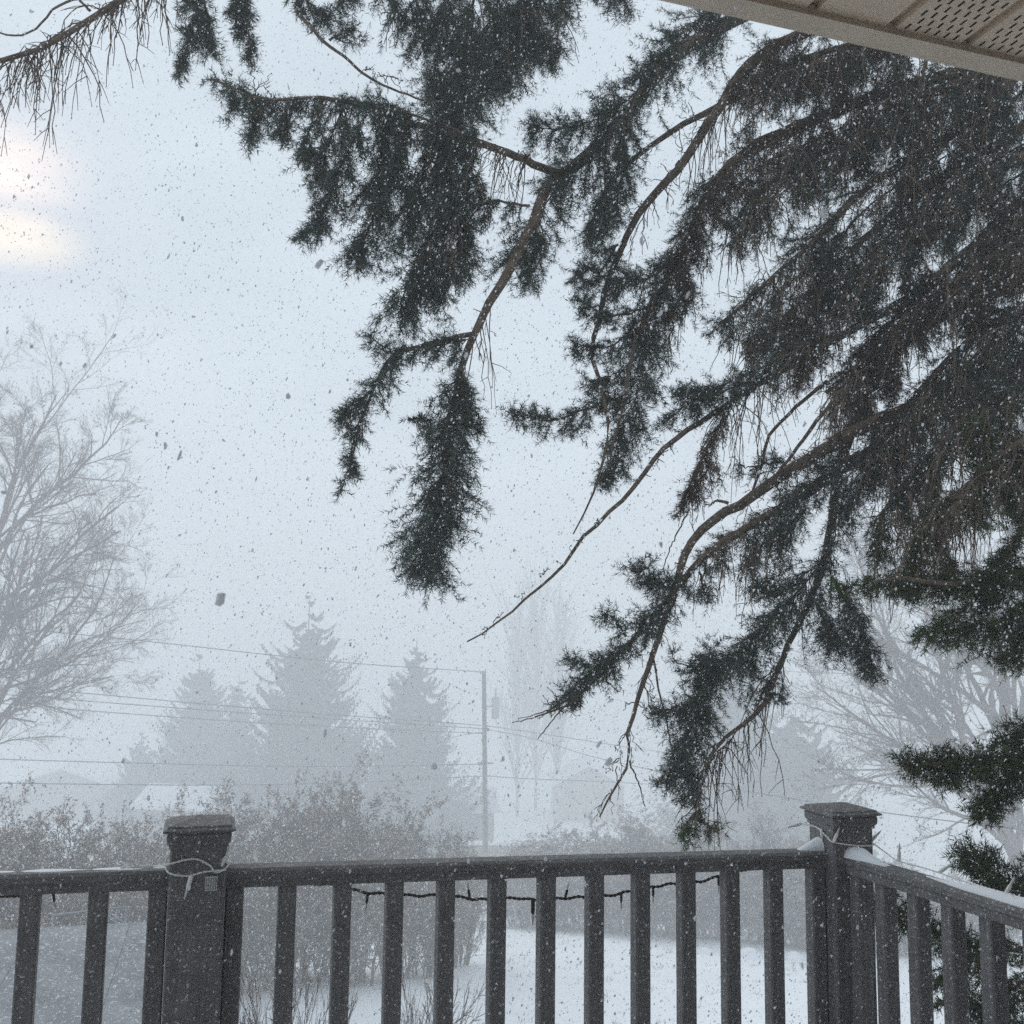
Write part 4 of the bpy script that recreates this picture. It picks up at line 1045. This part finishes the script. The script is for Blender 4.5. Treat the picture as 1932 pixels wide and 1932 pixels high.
# ------------------------------------------------------------------ far evergreens
def far_spruce(x, top, base_w, Y, label, n=15000, lean=1.0, shape=1.0):
    Y *= KD
    tp = P(x, top, Y); g = float(gz(tp[0], Y)); H = tp[2] - g; Wd = base_w * 1.55 / FPX * Y / 2
    root = empty('evergreen_tree', (tp[0], Y, g), label, 'tree', 'far evergreens in the blowing snow')
    a = Acc(); tubes(a, [[(tp[0], Y, g - .2), (tp[0], Y, g + H * .5), (tp[0], Y, g + H * .97)]], [[.3, .16, .03]], 6); a.build('trunk', M_DECID, root, (tp[0], Y, g))
    a = Acc(); nb = int(H * 40)
    h = np.sqrt(rng.uniform(.0, 1, nb)); h = np.sort(1 - h * .96)[::-1]          # height fraction
    az = rng.uniform(0, 2 * math.pi, nb)
    Rr = Wd * (1 - h) ** (.72 * shape) * rng.uniform(.45, 1.25, nb) * (1 + .22 * np.sin(az * 2 + x) * np.sin(h * 17 + x)) + .12
    m_ = max(6, n // nb); s = np.linspace(.12, 1, m_)
    dx, dy = np.cos(az), np.sin(az)
    zc_ = g + H * h
    drop = Rr * .30
    px = tp[0] + dx[:, None] * Rr[:, None] * s[None]; py = Y + dy[:, None] * Rr[:, None] * s[None]
    pz = zc_[:, None] - drop[:, None] * np.sin(s * 2.4)[None] * 1.2 + drop[:, None] * (s ** 3)[None] * .7
    c = np.stack([px, py, pz], -1).reshape(-1, 3); k = len(c)
    side = np.stack([-np.repeat(dy, m_), np.repeat(dx, m_), np.zeros(k)], -1)
    wid = np.repeat(.05 + .16 * Rr, m_)[:, None] * np.tile(1.15 - s, nb)[:, None] + .10
    dn = np.array([0, 0, -1.0]) * (rng.uniform(.2, .75, (k, 1))) * np.clip(np.repeat(Rr, m_)[:, None] * .35, .15, .8)
    fw = np.stack([np.repeat(dx, m_), np.repeat(dy, m_), np.full(k, .1)], -1) * .25
    v = np.stack([c - side * wid, c + side * wid, c + fw + dn * .3, c + dn + rng.normal(0, .06, (k, 3))], 1).reshape(-1, 3)
    i4 = np.arange(k)[:, None] * 4
    a.add(v, np.concatenate([i4 + np.array([0, 1, 2]), i4 + np.array([0, 3, 1])]))
    a.build('crown', M_FARGREEN, root, (tp[0], Y, g))


far_spruce(585, 1108, 250, 58, 'tall dark spruce in the snow haze, largest of the far evergreens', 20000, shape=.95)
far_spruce(787, 1190, 190, 60, 'pointed far spruce left of the utility pole')
far_spruce(378, 1225, 190, 68, 'faint broad evergreen far off above the left post')
far_spruce(452, 1262, 110, 70, 'small faint evergreen between the broad one and the tallest spruce')
far_spruce(268, 1378, 110, 74, 'low faint evergreen at the far left above the rooftop')
far_spruce(1500, 1325, 170, 54, 'hazy round evergreen behind the railing corner', shape=.5)
far_spruce(1385, 1198, 230, 62, 'tall faint evergreen behind the arch of the low spruce bough', shape=.7)

# ------------------------------------------------------------------ far houses
def far_house(x, y_ridge, wpx, Y, depth, wallm, label, eave=.9, gable=False, wall_h=2.4, rot=0.0):
    Y *= KD
    c = P(x, y_ridge, Y); zr_ = c[2]; Wd = wpx / FPX * Y; g = float(gz(c[0], Y + 3))
    ex = np.array([math.cos(rot), math.sin(rot), 0]); ey = np.array([-math.sin(rot), math.cos(rot), 0])
    root = empty('far_house', (c[0], c[1], g), label, 'house', 'houses down the slope')
    rise = min(1.3, zr_ - g - 1.8) if not gable else min(2.4, zr_ - g - 1.5)
    ze = zr_ - rise
    a = Acc(); base = np.array([c[0], c[1] + depth / 2, 0])
    hx, hy = Wd / 2, depth / 2
    ov = .4
    box(a, base + UP * (g - 1 + ze) / 2, Wd - .1, depth - .1, ze - g + 1, ex, ey)
    if gable:      # gable end faces us
        for sgn in (-1, 1):
            v = [base - ex * (hx - .05) + ey * sgn * (hy - .05) + UP * ze, base + ex * (hx - .05) + ey * sgn * (hy - .05) + UP * ze, base + ey * sgn * (hy - .05) + UP * (zr_ - .05)]
            a.add(v, [[0, 1, 2]])
    a.build('wall', wallm, root, base + UP * g)
    a = Acc()
    if gable:
        for sgn in (-1, 1):
            d1 = unit(ex * sgn * hx - UP * rise); nn = unit(np.cross(ey, d1) * -sgn); L = math.hypot(hx, rise) + ov
            if nn[2] < 0: nn = -nn
            box(a, base + UP * zr_ + d1 * L / 2 + nn * .12, L, depth + .8, .22, d1, ey, nn)
    else:
        for sgn in (-1, 1):
            d1 = unit(ey * sgn * hy - UP * rise); L = math.hypot(hy, rise) + ov; nn = np.cross(ex, d1); nn = nn if nn[2] > 0 else -nn
            box(a, base + UP * zr_ + d1 * L / 2 + nn * .12, Wd + .8, L, .22, ex, d1, nn)
        for sgn in (-1, 1): pass
    rf = a.build('roof', M_SNOW, root, base + UP * ze)
    for k in (-.28, .12):
        a = Acc(); box(a, base + ex * Wd * k - ey * (hy - .03) + UP * (ze - 1.0), 1.3, .08, 1.0, ex, ey); w_ = a.build('window', M_GREYWALL, root, base + ex * Wd * k - ey * hy + UP * ze)
        a = Acc(); box(a, base + ex * Wd * k - ey * (hy + .02) + UP * (ze - 1.0), 1.1, .06, .8, ex, ey); a.build('pane', M_GLASS, w_, base + ex * Wd * k - ey * hy + UP * ze)
    return root


far_house(355, 1495, 180, 61, 6, M_BRNWALL, 'snow roofed house glimpsed over the left post', rot=-.12)
far_house(850, 1500, 140, 60, 6, M_GREYWALL, 'snow roofed house just left of the utility pole', rot=.2)
far_house(1112, 1445, 130, 88, 9, M_TANWALL, 'tan gabled house right of the utility pole, blurred by snow', gable=True)
far_house(110, 1452, 230, 84, 9, M_BRNWALL, 'brownish house at the far left under the power lines', rot=.1, gable=True)

# ------------------------------------------------------------------ utility pole and wires
pb_ = P(917, 1677, 58); pt_ = P(913, 1266, 58); gpz = float(gz(pb_[0], 58))
pole = empty('utility_pole', (pb_[0], 58, gpz), 'wooden utility pole with transformer standing beyond the hedge', 'utility pole')
a = Acc(); tubes(a, [[(pb_[0], 58, gpz - .3), ((pb_[0] + pt_[0]) / 2, 58, (gpz + pt_[2]) / 2), tuple(pt_)]], [[.165, .14, .115]], 10); a.build('shaft', M_POLE, pole, pb_)
q = P(935, 1335, 58.1); a = Acc(); tubes(a, [[q - UP * .62, q - UP * .56, q + UP * .5, q + UP * .6]], [[.18, .22, .22, .17]], 12); tubes(a, [[q + UP * .58, q + UP * 1.05]], [[.05, .04]], 8); a.build('transformer', M_PALE, pole, q)
a = Acc(); q2 = P(916, 1330, 58.0); box(a, (q + q2) / 2, .7, .06, .08); a.build('bracket', M_STEEL, pole, q2)
a = Acc(); q3 = P(916, 1376, 57.85); box(a, q3, .08, .9, .1); box(a, P(916, 1440, 57.8), .9, .06, .08); a.build('crossarm', M_POLE, pole, q3)
for k, (x, y) in enumerate(((913, 1269), (914, 1369), (914, 1384), (905, 1443), (917, 1466))):
    a = Acc(); q = P(x, y, 57.8); tubes(a, [[q - UP * .08, q, q + UP * .08]], [[.04, .06, .03]], 8); a.build('insulator', M_GREYWALL, pole, q)


def wire(pts, label, r=.016):
    r *= 1.4; p = PX([(q[0], q[1], q[2] * KD) if len(q) > 2 else q for q in pts], 58); a = Acc(); c = spline(p, 40); tubes(a, c[None], np.full((1, 40), r), 5)
    o = a.build('power_line', M_WIRE, None, p[0]); tag(o, label, 'power line', 'power lines on the utility pole')


wire([(913, 1268, 40), (640, 1249, 37), (250, 1207, 33), (-80, 1176, 30)], 'topmost power line running left from the pole top')
wire([(915, 1369, 40), (560, 1343, 37), (193, 1311, 34), (-80, 1284, 31)], 'upper of three close power lines left of the pole')
wire([(915, 1375, 40), (560, 1352, 37), (193, 1325, 34), (-80, 1303, 31)], 'middle one of three close power lines left of the pole')
wire([(915, 1384, 40), (560, 1368, 37), (193, 1343, 34), (-80, 1320, 31)], 'lowest of three close power lines left of the pole')
wire([(910, 1442, 40), (560, 1446, 37), (193, 1438, 34), (-80, 1430, 31)], 'cable left of the pole crossing above the rooftops')
wire([(917, 1464, 40), (700, 1475, 37), (457, 1481, 35), (193, 1480, 32), (-80, 1476, 30)], 'lowest cable left of the pole, just above the hedge')
wire([(915, 1369, 40), (1020, 1384, 42), (1200, 1412, 46), (1400, 1440, 52)], 'power line falling away right of the pole')
wire([(915, 1376, 40), (1000, 1392, 39), (1120, 1428, 37), (1300, 1468, 33), (1377, 1487, 31), (1513, 1510, 28), (1659, 1532, 26), (1950, 1569, 23)], 'sagging service wire from the pole passing behind the corner post', .013)
wire([(917, 1464, 40), (1010, 1470, 42), (1200, 1478, 45), (1500, 1500, 50)], 'low cable right of the pole')
wire([(915, 1380, 40), (860, 1390, 44), (800, 1410, 50), (750, 1428, 56)], 'service wire slanting down left to a far house', .012)

# low tan bank wall behind the pole and garden frame
a = Acc(); w0, w1 = P(870, 1606, 61), P(1010, 1604, 61)
root = empty('garden_wall', (w0 + w1) / 2 * [1, 1, 0] + UP * float(gz((w0[0] + w1[0]) / 2, 61)), 'low tan garden wall with snow on top at the foot of the pole', 'wall')
zt = (P(940, 1594, 61))[2]; gb = float(gz(0, 61))
for k in range(4):
    a = Acc(); L = (w1 - w0) / 4; box(a, w0 + L * (k + .5) - UP * 0 + UP * ((zt + gb - .3) / 2 - w0[2]), np.linalg.norm(L) - .02, .25, zt - gb + .3, unit(L * [1, 1, 0])); a.build('panel', M_TANWALL, root, w0 + L * (k + .5))
a = Acc(); box(a, (w0 + w1) / 2 * [1, 1, 0] + UP * (zt + .09), np.linalg.norm(w1 - w0) + .2, .4, .17, unit((w1 - w0) * [1, 1, 0])); a.build('snow_cap', M_SNOW, root, w0)

Yg = 38.0
fr = empty('metal_frame', P(940, 1748, Yg), 'small pale metal frame with rungs standing on the snowy lawn', 'frame')
bl, br, tl, trr = P(911, 1757, Yg), P(974, 1750, Yg + .5), P(908, 1704, Yg), P(970, 1694, Yg + .5)
for s_, e_ in ((bl, tl), (br, trr)):
    a = Acc(); tubes(a, [[s_ - UP * .1, (s_ + e_) / 2, e_]], [[.03] * 3], 6); a.build('upright', M_STEEL, fr, s_)
for f_ in (1.0, .72, .32):
    a = Acc(); tubes(a, [[bl + (tl - bl) * f_, br + (trr - br) * f_]], [[.024] * 2], 6); a.build('rung', M_STEEL, fr, bl + (tl - bl) * f_)
for x, y, r, lab in ((1330, 1752, .25, 'left snow mound at the foot of the lower hedge'), (1413, 1757, .36, 'middle snow mound at the foot of the lower hedge'), (1497, 1768, .30, 'snow mound at the hedge foot nearest the corner post')):
    ym = 32.5; p = P(x, y, ym); g = float(gz(p[0], ym)); a = Acc(); nu, nvv = 14, 6
    V = [(p[0] + r * math.cos(2 * math.pi * i / nu) * math.cos(math.pi / 2 * j / nvv) * (1 + .2 * math.sin(3 * i + j)), ym + r * math.sin(2 * math.pi * i / nu) * math.cos(math.pi / 2 * j / nvv), g - .05 + r * 1.0 * math.sin(math.pi / 2 * j / nvv)) for j in range(nvv + 1) for i in range(nu)]
    a.add(V, [[j * nu + i, j * nu + (i + 1) % nu, (j + 1) * nu + (i + 1) % nu, (j + 1) * nu + i] for j in range(nvv) for i in range(nu)])
    tag(a.build('snow_mound', M_SNOW, None, (p[0], ym, g), smooth=True), lab, 'snow mound', 'snow mounds along the hedge')

# dry grass stalks poking through the snow of the lawn
nt_ = 420; cx_ = rng.uniform(-7, 16, nt_); cy_ = rng.uniform(15, 44, nt_); m_ = 7
bx = np.repeat(cx_, m_) + rng.normal(0, .09, nt_ * m_); by = np.repeat(cy_, m_) + rng.normal(0, .09, nt_ * m_); L_ = rng.uniform(.05, .17, nt_ * m_)
b0 = np.stack([bx, by, gz(bx, by) - .02], -1); dd = unit(rng.normal(0, .5, (nt_ * m_, 3)) + UP)
a = Acc(); tubes(a, np.stack([b0, b0 + dd * (L_ * .6)[:, None], b0 + dd * L_[:, None] + rng.normal(0, .02, (nt_ * m_, 3))], 1), np.tile([.006, .005, .002], (nt_ * m_, 1)), 3)
tag(a.build('dry_grass', M_LEAF), 'sparse dry grass stalks poking through the snowy lawn', 'grass', kind='stuff')

# lower shed roof at left under the railing
r1 = P(418, 1731, 8.2); eyd = unit(np.array([-r1[0], -r1[1], 0])); dxs = np.array([-eyd[1], eyd[0], 0]); r0 = r1 - dxs * 3.3
shed = empty('shed', ((r0 + r1) / 2) * [1, 1, 0] + UP * float(gz(-3, 7)), 'low shed with a dull grey roof below the left railing', 'shed')
npan = 5; Wp = 3.3 / npan; LR = 3.6
for k in range(npan):
    a = Acc(); c0 = r0 + dxs * Wp * (k + .5); ey = unit(eyd - UP * .03); ez = np.cross(dxs, ey); ez = ez if ez[2] > 0 else -ez
    box(a, c0 + ey * LR / 2 - ez * .02, Wp - .003, LR, .04, dxs, ey, ez)
    a.build('roof_panel', M_SHEDROOF, shed, c0)
a = Acc(); cc = (r0 + r1) / 2 + eyd * LR / 2; hh = r1[2] - .22 - float(gz(cc[0], cc[1]))
box(a, cc * [1, 1, 0] + UP * (r1[2] - .22 - hh / 2), 3.0, LR - .3, hh, dxs, eyd); a.build('wall', M_GREYWALL, shed, cc * [1, 1, 0])
# pale clothes-drying frame behind the shed
Yf = 10.5
fr = empty('trellis', P(170, 1720, Yf) * [1, 1, 0] + UP * float(gz(P(170, 1720, Yf)[0], Yf)), 'pale trellis of thin bars behind the shed under the left railing', 'trellis')
for s_, e_ in (((100, 1726), (240, 1710)), ((176, 1706), (232, 1750)), ((184, 1704), (240, 1746)), ((100, 1726), (100, 1800)), ((238, 1710), (238, 1800))):
    a = Acc(); A_, B_ = P(*s_, Yf), P(*e_, Yf)
    if s_[0] == e_[0]: B_[2] = float(gz(B_[0], Yf)) - .05
    tubes(a, [[A_, B_]], [[.008, .008]], 6); a.build('bar', M_STEEL, fr, A_)

# ------------------------------------------------------------------ falling snow
def flakes(acc, K, med, sig, pw, y0, y1, ico, top=.02):
    Yv = (rng.random(K) * (y1 ** pw - y0 ** pw) + y0 ** pw) ** (1 / pw)
    xv = rng.uniform(-120, 2052, K); yv = rng.uniform(-120, 2052, K)
    r = R_ * ((xv - CX) / FPX)[:, None] + U_ * ((CY - yv) / FPX)[:, None] + F_
    c = CAM + r * (Yv / r[:, 1])[:, None]
    c = c[c[:, 2] > gz(c[:, 0], c[:, 1]) + .05]; K = len(c)
    sz = np.minimum(rng.lognormal(math.log(med), sig, K), top)
    if ico == 3:
        base = np.array([[1, .3, -.5], [-.9, .6, -.4], [.1, -.7, 1.0]]); base = base * rng.choice([-1.0, 1.0], (K, 1, 3)); fo = np.array([[0, 1, 2]])
    elif ico == 2:
        base = np.array([[1, 0, 0], [-1, 0, 0], [0, 1, 0], [0, -1, 0], [0, 0, 1], [0, 0, -1.0]])
        fo = np.array([[0, 2, 4], [2, 1, 4], [1, 3, 4], [3, 0, 4], [2, 0, 5], [1, 2, 5], [3, 1, 5], [0, 3, 5]])
    elif ico:
        g = (1 + 5 ** .5) / 2
        base = unit(np.array([(-1, g, 0), (1, g, 0), (-1, -g, 0), (1, -g, 0), (0, -1, g), (0, 1, g), (0, -1, -g), (0, 1, -g), (g, 0, -1), (g, 0, 1), (-g, 0, -1), (-g, 0, 1)], float))
        fo = np.array([[0, 11, 5], [0, 5, 1], [0, 1, 7], [0, 7, 10], [0, 10, 11], [1, 5, 9], [5, 11, 4], [11, 10, 2], [10, 7, 6], [7, 1, 8], [3, 9, 4], [3, 4, 2], [3, 2, 6], [3, 6, 8], [3, 8, 9], [4, 9, 5], [2, 4, 11], [6, 2, 10], [8, 6, 7], [9, 8, 1]])
    else:
        base = np.array([[1, 1, 1], [1, -1, -1], [-1, 1, -1], [-1, -1, 1.0]]) * .8
        fo = np.array([[0, 1, 2], [0, 3, 1], [0, 2, 3], [1, 3, 2]])
    base = base if base.ndim == 3 else base[None]; nb = base.shape[1]
    v = base * sz[:, None, None] * rng.uniform(.55, 1.3, (K, nb, 1)) * rng.uniform(.6, 1.2, (K, 1, 3))
    v[:, :, 2] *= rng.uniform(1.0, 1.9, K)[:, None]; v[:, :, 0] += v[:, :, 2] * rng.normal(.2, .15, K)[:, None]
    acc.add((v + c[:, None]).reshape(-1, 3), (fo[None] + (np.arange(K) * nb)[:, None, None]).reshape(-1, 3))


a = Acc(); flakes(a, 330000, .0021, .35, 2.3, 2.0, 14, 3, .0032); flakes(a, 36000, .0016, .35, 1.6, 1.9, 5, 0, .0024); flakes(a, 26000, .0025, .30, 2.1, 2.0, 13, 2); flakes(a, 700, .0034, .25, 1.9, 2.1, 8, 1); flakes(a, 120, .0028, .25, 2.0, .9, 1.9, 1)
tag(a.build('falling_snow', M_FLAKE, smooth=True), 'snowflakes driving through the air everywhere in view', 'snow', kind='stuff')

# ------------------------------------------------------------------ blowing snow haze
a = Acc(); box(a, (0, 270, -2.9), 640, 700, 38.2)
HZ = bpy.data.materials.new('blowing_snow_haze'); HZ.use_nodes = True
t = HZ.node_tree; t.nodes.clear()
o_ = N(t, 'ShaderNodeOutputMaterial'); pv = N(t, 'ShaderNodeVolumePrincipled')
pv.inputs['Color'].default_value = (0.985, 0.99, 0.995, 1); pv.inputs['Density'].default_value = 0.0135; pv.inputs['Anisotropy'].default_value = 0.0
t.links.new(pv.outputs[0], o_.inputs['Volume'])
tag(a.build('haze', HZ), 'white blowing snow haze that hides everything far off', 'haze', kind='stuff')

print('TRIS', sum(len(o.data.polygons) for o in SC.objects if o.type == 'MESH'))
